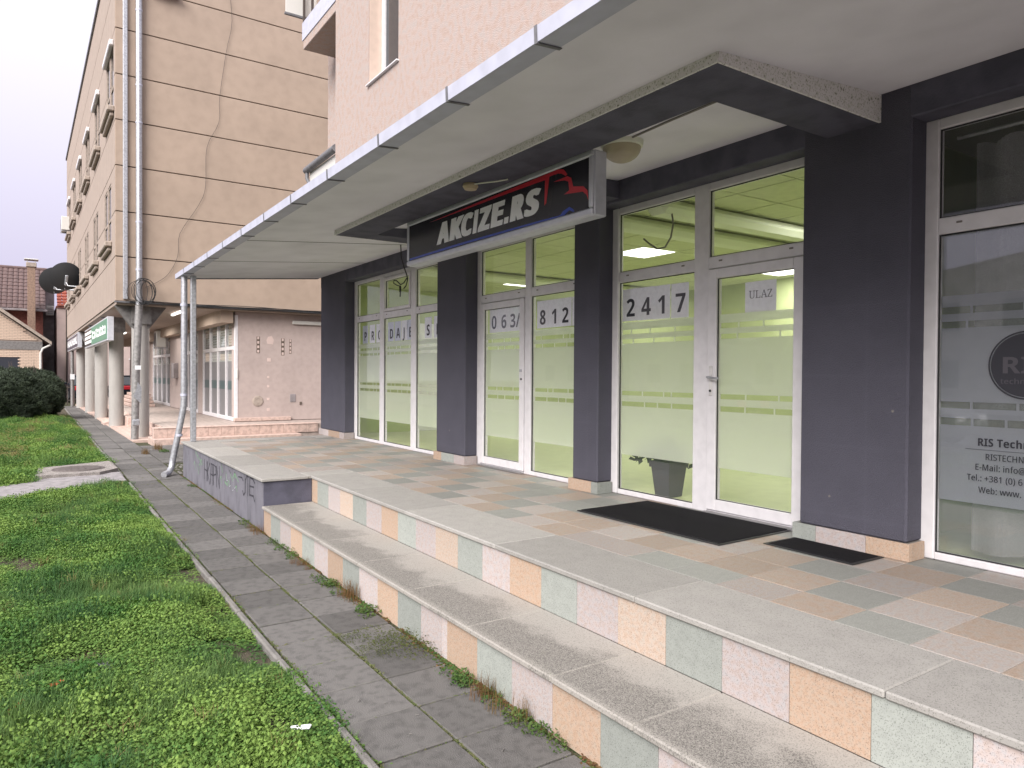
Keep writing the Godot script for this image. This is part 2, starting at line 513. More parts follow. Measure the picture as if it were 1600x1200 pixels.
	mat("car_silver", lin(0.4, 0.41, 0.43), 0.25, {"metal": 0.4})
	mat("car_red", lin(0.25, 0.02, 0.02), 0.25, {"metal": 0.2})
	mat("tail_light", lin(0.5, 0.02, 0.03), 0.25)
	mat("tyre", lin(0.015, 0.015, 0.016), 0.9)
	mat("far_wall", lin(0.6, 0.58, 0.57), 0.9, {"tex": "cloud", "ts": 0.2})
	mat("litter_white", lin(0.8, 0.8, 0.82), 0.6)
	mat("leaf_red", lin(0.45, 0.09, 0.03), 0.7)
	mat("leaf_brown", lin(0.16, 0.08, 0.04), 0.8)
	for k in ["grass", "weed_green"]:
		var m := mat(k, Color.WHITE, 0.75, {"spec": 0.3})
		m.vertex_color_use_as_albedo = true
		m.backlight_enabled = true
		m.backlight = Color(0.5, 0.6, 0.25)
	M["hedge"].albedo_color = Color.WHITE
	M["hedge"].vertex_color_use_as_albedo = true
	for k in ["white", "lime", "spray"]:
		mat("chalk_" + k, {"white": lin(0.32, 0.32, 0.36), "lime": lin(0.16, 0.3, 0.17), "spray": lin(0.035, 0.033, 0.045)}[k], 0.9)

func _ready() -> void:
	rng.seed = 20
	var cam := Camera3D.new()
	cam.name = "camera"
	cam.position = Vector3(0, 1.11, 4.3636)
	cam.rotation = Vector3(-0.0132, 0.9787, 0.0063)
	cam.fov = 56.73
	cam.near = 0.05
	cam.far = 400.0
	add_child(cam)
	var sky := ProceduralSkyMaterial.new()
	sky.sky_top_color = lin(0.5, 0.5, 0.515)
	sky.sky_horizon_color = lin(0.161, 0.148, 0.206)
	sky.sky_curve = 0.6
	sky.ground_bottom_color = Color(0.3, 0.3, 0.3)
	sky.ground_horizon_color = Color(0.6, 0.6, 0.62)
	sky.sky_energy_multiplier = 1.0
	sky.sun_angle_max = 1.0
	var env := Environment.new()
	env.background_mode = Environment.BG_SKY
	env.sky = Sky.new()
	env.sky.sky_material = sky
	env.tonemap_mode = Environment.TONE_MAPPER_LINEAR
	env.tonemap_exposure = 3.7
	env.sdfgi_enabled = true
	env.ssao_enabled = true
	env.ssil_enabled = true
	var we := WorldEnvironment.new()
	we.name = "environment"
	we.environment = env
	add_child(we)
	var sun := DirectionalLight3D.new()
	sun.name = "sun"
	sun.light_color = Color(1.0, 0.98, 0.96)
	sun.light_energy = 0.5
	sun.light_angular_distance = 40.0
	sun.shadow_enabled = true
	sun.rotation = Vector3(deg_to_rad(-36), deg_to_rad(34), 0)
	add_child(sun)
	make_materials()
	build_ground()
	build_terrace()
	build_shop()
	build_office_block()
	build_far_houses()
	build_across()
	build_sign()
	build_small_things()
	build_plants()

# ---------------------------------------------------------------- ground, pavement, path
func lawn_y(x: float, z: float) -> float:
	var e := clampf((z - 3.2) / 0.35, 0.0, 1.0)
	var a := (x + 12.7) + (3.3 - z) * 0.55
	if absf(a) < 1.2 and z > 3.2:
		e *= 0.1
	return G - 0.035 + e * (0.035 + 0.022 * sin(x * 2.1 + z * 3.0) + 0.018 * sin(x * 0.9 - z * 1.7 + 1.0) + 0.012 * sin(x * 5.3 + z * 4.1))

func build_ground() -> void:
	var g := Mb.new()
	g.span(-160, 60, G - 0.5, G - 0.075, -60, 120)
	tag(obj("ground", g, M.soil), "bare brown soil under lawn and paving", "ground", "", "structure")
	var lw := Mb.new()
	var nx := 150
	var nz := 26
	for i in nx:
		for k in nz:
			var p := []
			for d in [[0, 0], [1, 0], [1, 1], [0, 1]]:
				var x: float = 2.0 - 62.0 * pow(float(i + d[0]) / nx, 1.5)
				var z: float = 3.195 + 9.3 * pow(float(k + d[1]) / nz, 1.6)
				p.append(Vector3(x, lawn_y(x, z), z))
			lw.quad(p[0], p[1], p[2], p[3], Vector3.UP)
	tag(obj("lawn", lw, M.turf_base), "green lawn strip beside the slab pavement", "lawn", "", "structure")

	var w := thing("pavement", "dark grey concrete slab pavement running along the steps", "pavement", Vector3(-5, G, 2.8), "", "structure")
	obj("bedding", boxed(-46, 3, G - 0.2, G - 0.016, 2.36, 3.19), M.joint_soil, w)
	obj("bedding", boxed(-19.2, -12.55, G - 0.2, G - 0.03, -1.0, 2.36), M.joint_soil, w)
	var pm := []
	for k in 3:
		var b := Mb.new()
		b.box(Vector3(0, -0.025, 0), Vector3(0.378, 0.05, 0.366), 0.006)
		pm.append(b.mesh())
	var x := 2.64
	var i := 0
	while x > -40.0:
		var rows := [2.962, 2.583]
		if x < -12.7 and x > -19.0:
			rows = [2.962, 2.583, 2.2, 1.815, 1.43, 1.05]
		for z in rows:
			# slabs missing by the foot of the downpipe, where the ground shows
			if z < 2.3 and x > -14.3 and x < -12.6 and z > 1.3 and not (x < -13.9 and z < 1.9):
				continue
			if z < 2.3 and x < -17.7:
				continue
			var o := piece("paver", pm[i % 3], M["paver%d" % (rng.randi() % 4)], w, Vector3(x - 0.19, G + rng.randf_range(-0.004, 0.004), z))
			var tip := 0.006
			if x < -11.5 and x > -19.0:
				tip = 0.03
			o.rotation = Vector3(rng.randf_range(-tip, tip), rng.randf_range(-0.01, 0.01), rng.randf_range(-tip, tip))
			i += 1
		x -= 0.3895 if x > -12.0 else (0.39 if x > -20.0 else 0.78)
	# coarser far slabs need their own length
	for o in w.get_children():
		if o.name.begins_with("paver") and o.position.x < -15.4:
			o.scale.x = 2.03
	var km := Mb.new()
	km.box(Vector3(0, -0.06, 0), Vector3(0.96, 0.15, 0.04), 0.01)
	var ks := km.mesh()
	for k in 42:
		var kx := 2.2 - 0.975 * k
		if kx < -12.0 and kx > -13.3:
			continue
		var o := piece("kerb_stone", ks, M["kerb%d" % (k % 4)], w, Vector3(kx, G + 0.004 + rng.randf_range(-0.008, 0.006), 3.187))
		o.rotation = Vector3(rng.randf_range(-0.03, 0.03), rng.randf_range(-0.006, 0.006), rng.randf_range(-0.008, 0.008))

	var pa := thing("path", "pale concrete footpath crossing the lawn to the pavement", "path", Vector3(-12, G, 4), "", "structure")
	var t := Transform3D(Basis(Vector3.RIGHT, Vector3(0, 0, 1), Vector3.UP), Vector3(0, G - 0.05, 0))
	var pb := Mb.new()
	pb.prism(PackedVector2Array([Vector2(-12.07, 3.21), Vector2(-13.2, 3.21), Vector2(-12.9, 4.2), Vector2(-12.3, 4.85), Vector2(-11.0, 6.6), Vector2(-8.6, 9.5), Vector2(-7.5, 9.0), Vector2(-9.8, 6.2), Vector2(-11.0, 4.75)]), 0.085, t)
	obj("path_slab", pb, M.path_concrete, pa)
	var mh := thing("manhole", "raised concrete slab with a round manhole cover beside the footpath", "manhole", Vector3(-13.4, G, 3.8))
	var mb := Mb.new()
	mb.prism(PackedVector2Array([Vector2(-12.95, 3.5), Vector2(-13.35, 3.215), Vector2(-14.5, 3.25), Vector2(-14.0, 4.3), Vector2(-12.95, 4.35)]), 0.14, Transform3D(t.basis, Vector3(0, G - 0.06, 0)))
	obj("surround_slab", mb, M.manhole_concrete, mh)
	var cv := Mb.new()
	cv.lathe([Vector2(0.0, 0.012), Vector2(0.31, 0.012), Vector2(0.33, 0.0), Vector2(0.37, 0.004), Vector2(0.39, -0.02)], Vector3(-13.55, G + 0.085, 3.76), 28)
	obj("manhole_cover", cv, M.cast_iron, mh)
	for k in 3:
		obj("cover_rib", boxed(-13.75, -13.35, G + 0.096, G + 0.103, 3.66 + 0.1 * k, 3.68 + 0.1 * k), M.cast_iron, mh)
	var rub := Mb.new()
	for k in 220:
		var s := rng.randf_range(0.02, 0.07)
		rub.xf = Transform3D(Basis.from_euler(Vector3(rng.randf() * 6, rng.randf() * 6, rng.randf() * 6)), Vector3(rng.randf_range(-14.3, -12.6), G - 0.035, rng.randf_range(1.4, 2.36)))
		rub.box(Vector3.ZERO, Vector3(s, s * 0.6, s * 0.8), s * 0.15)
	tag(obj("rubble", rub, M.kerb1), "loose rubble where slabs are missing beside the downpipe", "rubble", "", "stuff")

# ---------------------------------------------------------------- terrace and steps
const FX := -7.6        # where the steps begin
func build_terrace() -> void:
	var t := thing("terrace", "raised shop terrace of mixed stone tiles with two long steps", "terrace", Vector3(-5, G, 1), "", "structure")
	var tints := ["white", "green", "orange"]
	obj("core", boxed(-12.47, 4, G - 0.1, -0.03, -0.4, 1.83), M.plinth_joint, t)
	obj("core", boxed(-12.47, FX - 0.02, G - 0.1, -0.03, 1.83, 2.34), M.plinth_joint, t)
	obj("core", boxed(FX - 0.02, 4, G - 0.1, -0.31, 1.83, 2.34), M.plinth_joint, t)
	# floor tiles, a diagonal run of three tints
	var zs := [1.352, 1.068, 0.73, 0.395, 0.06, -0.24]
	for c in range(-12, 33):
		var x1 := -1.515 - 0.3385 * c
		var x0 := x1 - 0.3385
		if x0 < -12.1 or x1 > 3.2:
			continue
		var rz := zs.duplicate()
		if x1 < -7.9:
			rz = [1.9, 1.69] + zs
		for k in rz.size() - 1:
			var r := k + 1 - (2 if x1 < -7.9 else 0)
			var tint: String = tints[posmod(c + 2 - r, 3)]
			if rng.randf() < 0.1:
				tint = tints[rng.randi() % 3]
			var b := boxed(x0 + 0.0015, x1 - 0.0015, -0.03, rng.randf_range(-0.0012, 0.0008), rz[k + 1] + 0.0015, rz[k] - 0.0015, 0.0018)
			obj("floor_tile", b, M["floor_%s%d" % [tint, rng.randi() % 4]], t)
	# coping: front of the steps, then round the raised end
	var xs := [4.0, 2.7, 1.3, 0.0, -1.336, -2.6, -3.9, -5.25, -6.5, FX]
	for k in xs.size() - 1:
		obj("coping_slab", boxed(xs[k + 1] + 0.0015, xs[k] - 0.0015, -0.03, 0.0015, 1.354, 1.872, 0.006), M["coping%d" % (k % 4)], t)
	var xe := [FX + 0.012, -8.8, -10.0, -11.2, -12.49]
	for k in 4:
		obj("coping_slab", boxed(xe[k + 1] + 0.0015, xe[k] - 0.0015, -0.03, 0.0015, 1.902, 2.395, 0.006), M["coping%d" % (k % 4)], t)
	obj("coping_slab", boxed(-7.92, FX - 0.002, -0.03, 0.001, 1.356, 1.9, 0.004), M.coping2, t)
	var ze := [1.9, 1.1, 0.3, -0.4]
	for k in 3:
		obj("coping_slab", boxed(-12.49, -12.12, -0.03, 0.001, ze[k + 1] + 0.0015, ze[k] - 0.0015, 0.005), M["coping%d" % k], t)
	var tr := [4.0, 2.6, 1.85, 1.1, 0.3, -0.45, -1.25, -2.06, -2.6, -3.37, -4.15, -4.95, -5.75, -6.6, FX + 0.006]
	for k in tr.size() - 1:
		obj("tread_slab", boxed(tr[k + 1] + 0.0012, tr[k] - 0.0012, -0.31, -0.28, 1.852, 2.392, 0.006), M["tread%d" % (k % 3)], t)
	# riser tiles
	for row in 2:
		var start: float = -7.43 if row == 0 else -7.351
		var zf: float = 1.856 if row == 0 else 2.366
		var y0: float = -0.279 if row == 0 else G - 0.05
		var y1: float = -0.031 if row == 0 else -0.311
		var pitch: float = 0.3355 if row == 0 else 0.338
		var x := start - pitch
		var k := 0
		while x < 3.6:
			var tint: String = tints[posmod(k, 3)]   # the cut tile at the left end is orange
			tint = [("pale" if row == 0 and k % 6 else "orange"), "green", "white"][k % 3]
			var l := maxf(x, FX - 0.012)
			var parts := [[l, x + pitch]]
			if row == 0 and k == 11:
				parts = [[l, x + 0.16], [x + 0.16, x + pitch]]
			if row == 1 and k == 11:
				parts = [[l, x + 0.27], [x + 0.27, x + pitch]]
			for q in parts:
				obj("riser_tile", boxed(q[0] + 0.0012, q[1] - 0.0012, y0, y1, zf - 0.03, zf + rng.randf_range(-0.0015, 0.001), 0.0015), M["riser_%s%d" % [tint, rng.randi() % 4]], t)
			x += pitch
			k += 1
	# painted end wall
	obj("front_wall", boxed(-12.46, FX - 0.031, G - 0.05, -0.031, 2.33, 2.366), M.parapet_paint, t)
	obj("end_wall", boxed(FX - 0.03, FX - 0.013, G - 0.05, -0.031, 1.86, 2.3655), M.dark_paint, t)
	obj("end_wall", boxed(-12.46, -12.42, G - 0.05, -0.031, -0.4, 2.329), M.parapet_paint, t)
	graffiti(t)

func stroke(b: Mb, pts: Array, w: float) -> void:
	for i in pts.size() - 1:
		var p: Vector2 = pts[i]
		var q: Vector2 = pts[i + 1]
		var d := (q - p).normalized() * w * 0.5
		var s := Vector2(-d.y, d.x)
		b.quad(Vector3(p.x - d.x + s.x, p.y - d.y + s.y, 0), Vector3(q.x + d.x + s.x, q.y + d.y + s.y, 0), Vector3(q.x + d.x - s.x, q.y + d.y - s.y, 0), Vector3(p.x - d.x - s.x, p.y - d.y - s.y, 0), Vector3(0, 0, 1))

func graffiti(t: Node3D) -> void:
	var dark := Mb.new()
	dark.xf = Transform3D(Basis(), Vector3(0, 0, 2.3685))
	# narrow capitals: H K A P H
	var x := -10.72
	var hi := -0.12
	var lo := -0.39
	var W := 0.16
	for g in ["H", "K", "A", "P", "N"]:
		var l := []
		match g:
			"H": l = [[Vector2(0, 0), Vector2(0, 1)], [Vector2(1, 0), Vector2(1, 1)], [Vector2(0, 0.55), Vector2(1, 0.5)]]
			"K": l = [[Vector2(0, 0), Vector2(0, 1)], [Vector2(1, 1), Vector2(0, 0.45), Vector2(1, -0.1)]]
			"A": l = [[Vector2(0, 0), Vector2(0.3, 1), Vector2(0.9, 1), Vector2(1, -0.05)], [Vector2(0.1, 0.45), Vector2(1, 0.45)]]
			"P": l = [[Vector2(0, 0), Vector2(0, 1), Vector2(0.9, 0.95), Vector2(0.95, 0.55), Vector2(0, 0.5)]]
			"N": l = [[Vector2(0, 0), Vector2(0, 1), Vector2(1, 0), Vector2(1, 1.05)]]
		for q in l:
			var pts := []
			for p in q:
				pts.append(Vector2(x + p.x * W, lerpf(lo, hi, p.y) + rng.randf_range(-0.008, 0.008)))
			stroke(dark, pts, 0.018)
		x += 0.2
	stroke(dark, [Vector2(-8.72, -0.11), Vector2(-8.55, -0.1), Vector2(-8.5, -0.13)], 0.016)
	stroke(dark, [Vector2(-8.52, -0.25), Vector2(-8.47, -0.29), Vector2(-8.4, -0.25), Vector2(-8.38, -0.1), Vector2(-8.32, -0.05), Vector2(-8.26, -0.06)], 0.016)
	stroke(dark, [Vector2(-8.28, -0.05), Vector2(-8.28, -0.27)], 0.016)
	stroke(dark, [Vector2(-7.98, -0.09), Vector2(-8.06, -0.055), Vector2(-8.19, -0.055), Vector2(-8.2, -0.25), Vector2(-8.04, -0.24), Vector2(-7.98, -0.29)], 0.018)
	stroke(dark, [Vector2(-8.19, -0.15), Vector2(-8.02, -0.14)], 0.018)
	obj("graffiti", dark, M.chalk_spray, t, "dark spray painted letters on the grey end wall")
	var lime := Mb.new()
	lime.xf = Transform3D(Basis(), Vector3(0, 0, 2.3675))
	for k in 16:
		var px := rng.randf_range(-11.7, -10.9) if k < 7 else rng.randf_range(-9.9, -8.85)
		var py := rng.randf_range(-0.3, -0.1)
		stroke(lime, [Vector2(px, py), Vector2(px + rng.randf_range(-0.07, 0.1), py + rng.randf_range(0.02, 0.08)), Vector2(px + rng.randf_range(0.05, 0.16), py - rng.randf_range(0.0, 0.1))], 0.012)
	obj("graffiti", lime, M.chalk_lime, t, "faint green scribbles on the grey end wall")
	var wh := Mb.new()
	wh.xf = Transform3D(Basis(), Vector3(0, 0, 2.368))
	stroke(wh, [Vector2(-12.1, -0.09), Vector2(-12.08, -0.2)], 0.01)
	stroke(wh, [Vector2(-11.95, -0.17), Vector2(-11.93, -0.3)], 0.01)
	for q in [[-9.35, -0.2], [-9.2, -0.25], [-9.05, -0.28], [-8.95, -0.24]]:
		stroke(wh, [Vector2(q[0], q[1] + 0.07), Vector2(q[0] + 0.01, q[1] - 0.04), Vector2(q[0] + 0.08, q[1] - 0.02)], 0.01)
	obj("graffiti", wh, M.chalk_white, t, "thin white scratches on the grey end wall")

# ---------------------------------------------------------------- the shop building
const ZW := -0.176      # front of the window frames
func soffit_y(z: float) -> float:
	return 2.86 - 0.08 * z

func frame_bar(b: Mb, x0: float, x1: float, y0: float, y1: float, z := ZW, d := 0.07) -> void:
	b.span(x0, x1, y0, y1, z - d, z, 0.006)

func glazing(win: Node3D, x0: float, x1: float, y0: float, y1: float, film: bool, fm: Material, zp := ZW - 0.03) -> void:
	var sheet_ := Mb.new()
	sheet_.quad(Vector3(x0 - 0.008, y0 - 0.008, zp), Vector3(x1 + 0.008, y0 - 0.008, zp), Vector3(x1 + 0.008, y1 + 0.008, zp), Vector3(x0 - 0.008, y1 + 0.008, zp), Vector3(0, 0, 1))
	if fm == M.frosted_dim and film:
		sheet_ = boxed(x0 - 0.008, x1 + 0.008, y0 - 0.008, y1 + 0.008, zp - 0.005, zp)
		obj("pane", boxed(x0 - 0.008, x1 + 0.008, y0 - 0.008, y1 + 0.008, zp - 0.027, zp - 0.022), M.glass, win)
	obj("pane", sheet_, M.glass, win)
	var gk := Mb.new()
	for q in [[x0, x0 + 0.007, y0, y1], [x1 - 0.007, x1, y0, y1], [x0 + 0.0075, x1 - 0.0075, y0, y0 + 0.007], [x0 + 0.0075, x1 - 0.0075, y1 - 0.007, y1]]:
		gk.span(q[0], q[1], q[2], q[3], zp + 0.001, zp + 0.012)
	obj("gasket", gk, M.gasket, win)
	if film:
		for q in [[0.372, 0.825], [0.868, 0.925], [0.965, 1.405], [1.445, 1.49], [1.532, 1.6]]:
			obj("frosted_film", boxed(x0 + 0.012, x1 - 0.012, q[0], q[1], zp - 0.0085, zp - 0.0065), fm, win)
		# the little bridges left between the clear stripes
		for yy in [0.825, 0.925, 1.405, 1.49]:
			var n := int((x1 - x0) / 0.24)
			for k in n:
				var bx := x0 + 0.1 + (x1 - x0 - 0.2) * (k + rng.randf_range(0.1, 0.9)) / n
				obj("frosted_film", boxed(bx, bx + 0.014, yy, yy + 0.043, zp - 0.0085, zp - 0.0066), fm, win)

func drain(win: Node3D, x: float, y: float, z := ZW) -> void:
	obj("drain_cap", boxed(x - 0.016, x + 0.016, y - 0.006, y + 0.006, z - 0.002, z + 0.005, 0.002), M.plinth_joint, win)

# A shop window of the given bay: outer edges, then each light [x0, x1, is_door, opening sash above]
func shop_window(b: Node3D, x0: float, x1: float, lights: Array, fm: Material) -> void:
	var win := Node3D.new()
	win.name = "shop_window"
	b.add_child(win, true)
	win.position = Vector3.ZERO
	offs[win] = offs[b]
	var fr := Mb.new()
	frame_bar(fr, x0 - 0.05, x0 + 0.062, 0.002, 2.672)
	frame_bar(fr, x1 - 0.062, x1 + 0.05, 0.002, 2.672)
	var last := x0 + 0.062
	for l in lights:
		if l[0] - last > 0.02:
			frame_bar(fr, last, l[0], 0.002, 2.672)
		frame_bar(fr, l[0], l[1], 2.607, 2.672, ZW - 0.001)
		frame_bar(fr, l[0], l[1], 1.972, 2.07, ZW - 0.001)
		frame_bar(fr, l[0], l[1], 0.002, 0.024 if l[2] else 0.047, ZW - 0.001)
		last = l[1]
	if x1 - 0.062 - last > 0.02:
		frame_bar(fr, last, x1 - 0.062, 0.002, 2.672)
	obj("frame", fr, M.pvc, win)
	for l in lights:
		var up: Array = [l[0], l[1], 2.07, 2.607]
		if l[3]:
			var sash := Mb.new()
			frame_bar(sash, l[0] + 0.004, l[0] + 0.052, 2.076, 2.6, ZW + 0.012)
			frame_bar(sash, l[1] - 0.052, l[1] - 0.004, 2.076, 2.6, ZW + 0.012)
			frame_bar(sash, l[0] + 0.052, l[1] - 0.052, 2.076, 2.125, ZW + 0.011)
			frame_bar(sash, l[0] + 0.052, l[1] - 0.052, 2.552, 2.6, ZW + 0.011)
			obj("sash", sash, M.pvc, win)
			up = [l[0] + 0.05, l[1] - 0.05, 2.123, 2.554]
		glazing(win, up[0], up[1], up[2], up[3], false, fm)
		drain(win, l[0] + 0.12, 2.03)
		drain(win, l[1] - 0.12, 2.035)
		if l[2]:
			# the leaf of a door stands proud of the frame
			var dr := Node3D.new()
			dr.name = "shop_door"
			b.add_child(dr, true)
			offs[dr] = offs[b]
			var lf := Mb.new()
			var z := ZW + 0.014
			frame_bar(lf, l[0] + 0.004, l[0] + 0.092, 0.03, 1.966, z)
			frame_bar(lf, l[1] - 0.092, l[1] - 0.004, 0.03, 1.966, z)
			frame_bar(lf, l[0] + 0.092, l[1] - 0.092, 0.03, 0.118, z - 0.001)
			frame_bar(lf, l[0] + 0.092, l[1] - 0.092, 1.888, 1.966, z - 0.001)
			obj("door_frame", lf, M.pvc, dr)
			glazing(dr, l[0] + 0.09, l[1] - 0.09, 0.116, 1.89, true, fm, z - 0.03)
			obj("threshold", boxed(l[0], l[1], 0.003, 0.02, ZW, ZW + 0.05, 0.004), M.steel_trim, dr)
			if l[0] > -5.0:
				var hx: float = l[0] + 0.047
				obj("handle_plate", boxed(hx - 0.016, hx + 0.016, 0.95, 1.19, z, z + 0.01, 0.003), M.pvc_dirty, dr)
				var h := Mb.new()
				h.tube([Vector3(hx, 1.1, z + 0.005), Vector3(hx, 1.1, z + 0.05), Vector3(hx + 0.012, 1.098, z + 0.057), Vector3(hx + 0.12, 1.09, z + 0.058)], 0.009, 8)
				obj("handle", h, M.galvanised, dr)
				var ky := Mb.new()
				ky.lathe([Vector2(0.011, 0), Vector2(0.009, 0.006), Vector2(0.0, 0.006)], Vector3(hx, 0.99, z + 0.01), 12, Basis(Vector3.RIGHT, PI / 2))
				obj("lock_cylinder", ky, M.gasket, dr)
			else:
				var hx: float = l[1] - 0.045
				var ky := Mb.new()
				ky.lathe([Vector2(0.013, 0), Vector2(0.011, 0.008), Vector2(0.0, 0.008)], Vector3(hx, 1.06, z), 12, Basis(Vector3.RIGHT, PI / 2))
				obj("lock_cylinder", ky, M.gasket, dr)
				obj("pull_stub", boxed(hx - 0.012, hx + 0.012, 1.14, 1.17, z, z + 0.02, 0.003), M.galvanised, dr)
		else:
			glazing(win, l[0], l[1], 0.047, 1.972, true, fm)

func pillar(b: Node3D, x0: float, x1: float, tiles: Array) -> void:
	var p := obj("pillar", boxed(x0 + 0.022, x1 - 0.012, 0.105, 2.99, -0.26, 0.0, 0.012), M.dark_render, b)
	obj("plinth_core", boxed(x0 - 0.008, x1 + 0.008, 0.0, 0.103, -0.25, 0.0), M.plinth_joint, p)
	var x := x0 - 0.018
	for t in tiles:
		var xe: float = x1 + 0.018 if t[0] > 90.0 else t[0]
		obj("plinth_tile", boxed(x + 0.001, xe - 0.001, 0.001, 0.107, 0.001, 0.02, 0.0015), M[t[1]], p)
		x = xe
	obj("plinth_tile", boxed(x1 + 0.002, x1 + 0.018, 0.001, 0.107, -0.16, -0.0005, 0.0015), M[tiles[-1][1]], p)
	obj("plinth_tile", boxed(x0 - 0.018, x0 - 0.002, 0.001, 0.107, -0.16, -0.0005, 0.0015), M[tiles[0][1]], p)

func build_shop() -> void:
	var b := thing("shop_building", "shop building with dark rendered pillars, wide flat canopy and pink stucco storeys above", "building", Vector3(-5, 0, -3))
	pillar(b, -12.789, -11.558, [[-12.6, "riser_white0"], [-12.3, "riser_white2"], [-11.75, "riser_orange1"], [99.0, "riser_white1"]])
	pillar(b, -8.2765, -7.51, [[-8.08, "riser_orange0"], [-7.75, "riser_green2"], [99.0, "riser_white3"]])
	pillar(b, -5.4457, -5.0455, [[-5.12, "riser_orange2"], [99.0, "riser_green1"]])
	pillar(b, -2.963, -2.2067, [[-2.805, "riser_green0"], [-2.46, "riser_white0"], [99.0, "riser_orange2"]])
	pillar(b, 1.4, 2.2, [[1.7, "riser_green0"], [99.0, "riser_white0"]])
	obj("pillar", boxed(2.2, 4.0, 0.0, 2.668, -0.3, -0.05), M.dark_render, b)
	# band over the windows
	obj("lintel", boxed(-12.785, 4.0, 2.6685, 3.02, -0.3, -0.003, 0.008), M.dark_paint, b)
	obj("lintel", boxed(-12.77, 4.0, 2.95, 3.2, -6.3, -0.31), M.interior_white, b)
	shop_window(b, -11.558, -8.277, [[-11.47, -10.51, false, false], [-10.36, -9.39, false, true], [-9.23, -8.34, false, false]], M.frosted)
	shop_window(b, -7.51, -5.446, [[-7.445, -6.5, true, false], [-6.385, -5.51, false, false]], M.frosted)
	shop_window(b, -5.0455, -2.963, [[-4.972, -4.06, false, false], [-3.905, -3.028, true, false]], M.frosted)
	shop_window(b, -2.2067, 1.4, [[-2.145, -1.05, false, false], [-0.93, 0.15, false, false], [0.27, 1.33, false, false]], M.frosted_dim)
	# canopy: sloping slab in plaster boards with fine gaps, zinc edge
	var yz := Basis(Vector3(0, 0, 1), Vector3.UP, Vector3.RIGHT)
	var sx := [4.0, -8.75, -10.66, -12.88]
	for k in 3:
		var s := Mb.new()
		s.prism(PackedVector2Array([Vector2(0.001, soffit_y(0)), Vector2(2.28, soffit_y(2.28)), Vector2(2.28, soffit_y(2.28) + 0.05), Vector2(0.001, 2.99)]), sx[k] - sx[k + 1] - 0.012, Transform3D(yz, Vector3(sx[k + 1] + 0.006, 0, 0)))
		obj("canopy_soffit", s, M.soffit_paint, b)
	for x in [-8.75, -10.66]:
		var jn := Mb.new()
		jn.prism(PackedVector2Array([Vector2(0.01, soffit_y(0.01) - 0.001), Vector2(2.27, soffit_y(2.27) - 0.001), Vector2(2.27, soffit_y(2.27) + 0.02), Vector2(0.01, soffit_y(0.01) + 0.02)]), 0.03, Transform3D(yz, Vector3(x - 0.015, 0, 0)))
		obj("soffit_joint", jn, M.gasket, b)
	var c := Mb.new()
	c.prism(PackedVector2Array([Vector2(-0.2, 2.995), Vector2(2.28, soffit_y(2.28) + 0.055), Vector2(2.4, 2.675), Vector2(2.4, 2.735), Vector2(-0.2, 3.05)]), 16.86, Transform3D(yz, Vector3(-12.87, 0, 0)))
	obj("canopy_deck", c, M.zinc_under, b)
	var jx := [4.0, 2.9, 1.95, 1.0, 0.05, -0.9, -1.83, -2.716, -3.578, -4.547, -5.563, -6.534, -7.45, -8.4, -9.35, -10.3, -11.25, -12.1, -12.93]
	for k in jx.size() - 1:
		var z := Mb.new()
		var prof := PackedVector2Array([Vector2(2.276, soffit_y(2.28) - 0.006), Vector2(2.412, 2.662), Vector2(2.416, 2.738), Vector2(2.405, 2.745), Vector2(2.402, 2.745), Vector2(2.402, 2.672), Vector2(2.276, soffit_y(2.28) - 0.001)])
		z.prism(prof, jx[k] - jx[k + 1] - 0.006, Transform3D(yz, Vector3(jx[k + 1] + 0.003, 0, 0)))
		obj("canopy_edge", z, M.zinc, b)
		if k > 0:
			var lap := Mb.new()
			var p2 := PackedVector2Array()
			for q in [[2.268, soffit_y(2.28) - 0.012], [2.416, 2.655], [2.42, 2.74], [2.417, 2.74], [2.414, 2.66], [2.268, soffit_y(2.28) - 0.007]]:
				p2.append(Vector2(q[0], q[1]))
			lap.prism(p2, 0.022, Transform3D(yz, Vector3(jx[k] - 0.011, 0, 0)))
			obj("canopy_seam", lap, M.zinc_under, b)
	var ce := Mb.new()
	ce.prism(PackedVector2Array([Vector2(0.0, soffit_y(0) - 0.012), Vector2(2.274, soffit_y(2.28) - 0.012), Vector2(2.274, 2.76), Vector2(0.0, 3.04)]), 0.045, Transform3D(yz, Vector3(-12.93, 0, 0)))
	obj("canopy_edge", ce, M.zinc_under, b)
	# frame of beams under the canopy, dark below and inside, plastered outside
	var yB := 2.685
	obj("beam", boxed(-7.87, -2.42, yB, 2.84, 1.126, 1.5), M.dark_paint, b)
	obj("beam", boxed(-2.765, -2.42, yB + 0.001, 2.85, 0.0, 1.126), M.dark_paint, b)
	obj("beam", boxed(-7.87, -7.57, yB + 0.001, 2.85, 0.0, 1.126), M.dark_paint, b)
	obj("beam", boxed(-5.42, -4.785, yB + 0.012, 2.85, 0.0, 1.126), M.dark_paint, b)
	obj("beam_plaster", boxed(-7.885, -2.405, yB + 0.002, 2.8, 1.5005, 1.514), M.mouldy_paint, b)
	obj("beam_plaster", boxed(-2.4195, -2.405, yB + 0.002, 2.858, 0.0, 1.5005), M.mouldy_paint, b)
	obj("beam_plaster", boxed(-7.885, -7.8705, yB + 0.002, 2.858, 0.0, 1.5005), M.mouldy_paint, b)
	# storeys above
	var top := 10.5
	var w0 := -10.56
	var w1 := -9.47
	obj("upper_wall", boxed(-12.04, w0, 2.99, top, -0.45, 0.0), M.upper_stucco, b)
	obj("upper_wall", boxed(w1, 4.0, 2.99, top, -0.45, 0.0), M.upper_stucco, b)
	obj("upper_wall", boxed(w0, w1, 2.99, 5.62, -0.45, 0.0), M.upper_stucco, b)
	obj("upper_wall", boxed(w0, w1, 8.4, top, -0.45, 0.0), M.upper_stucco, b)
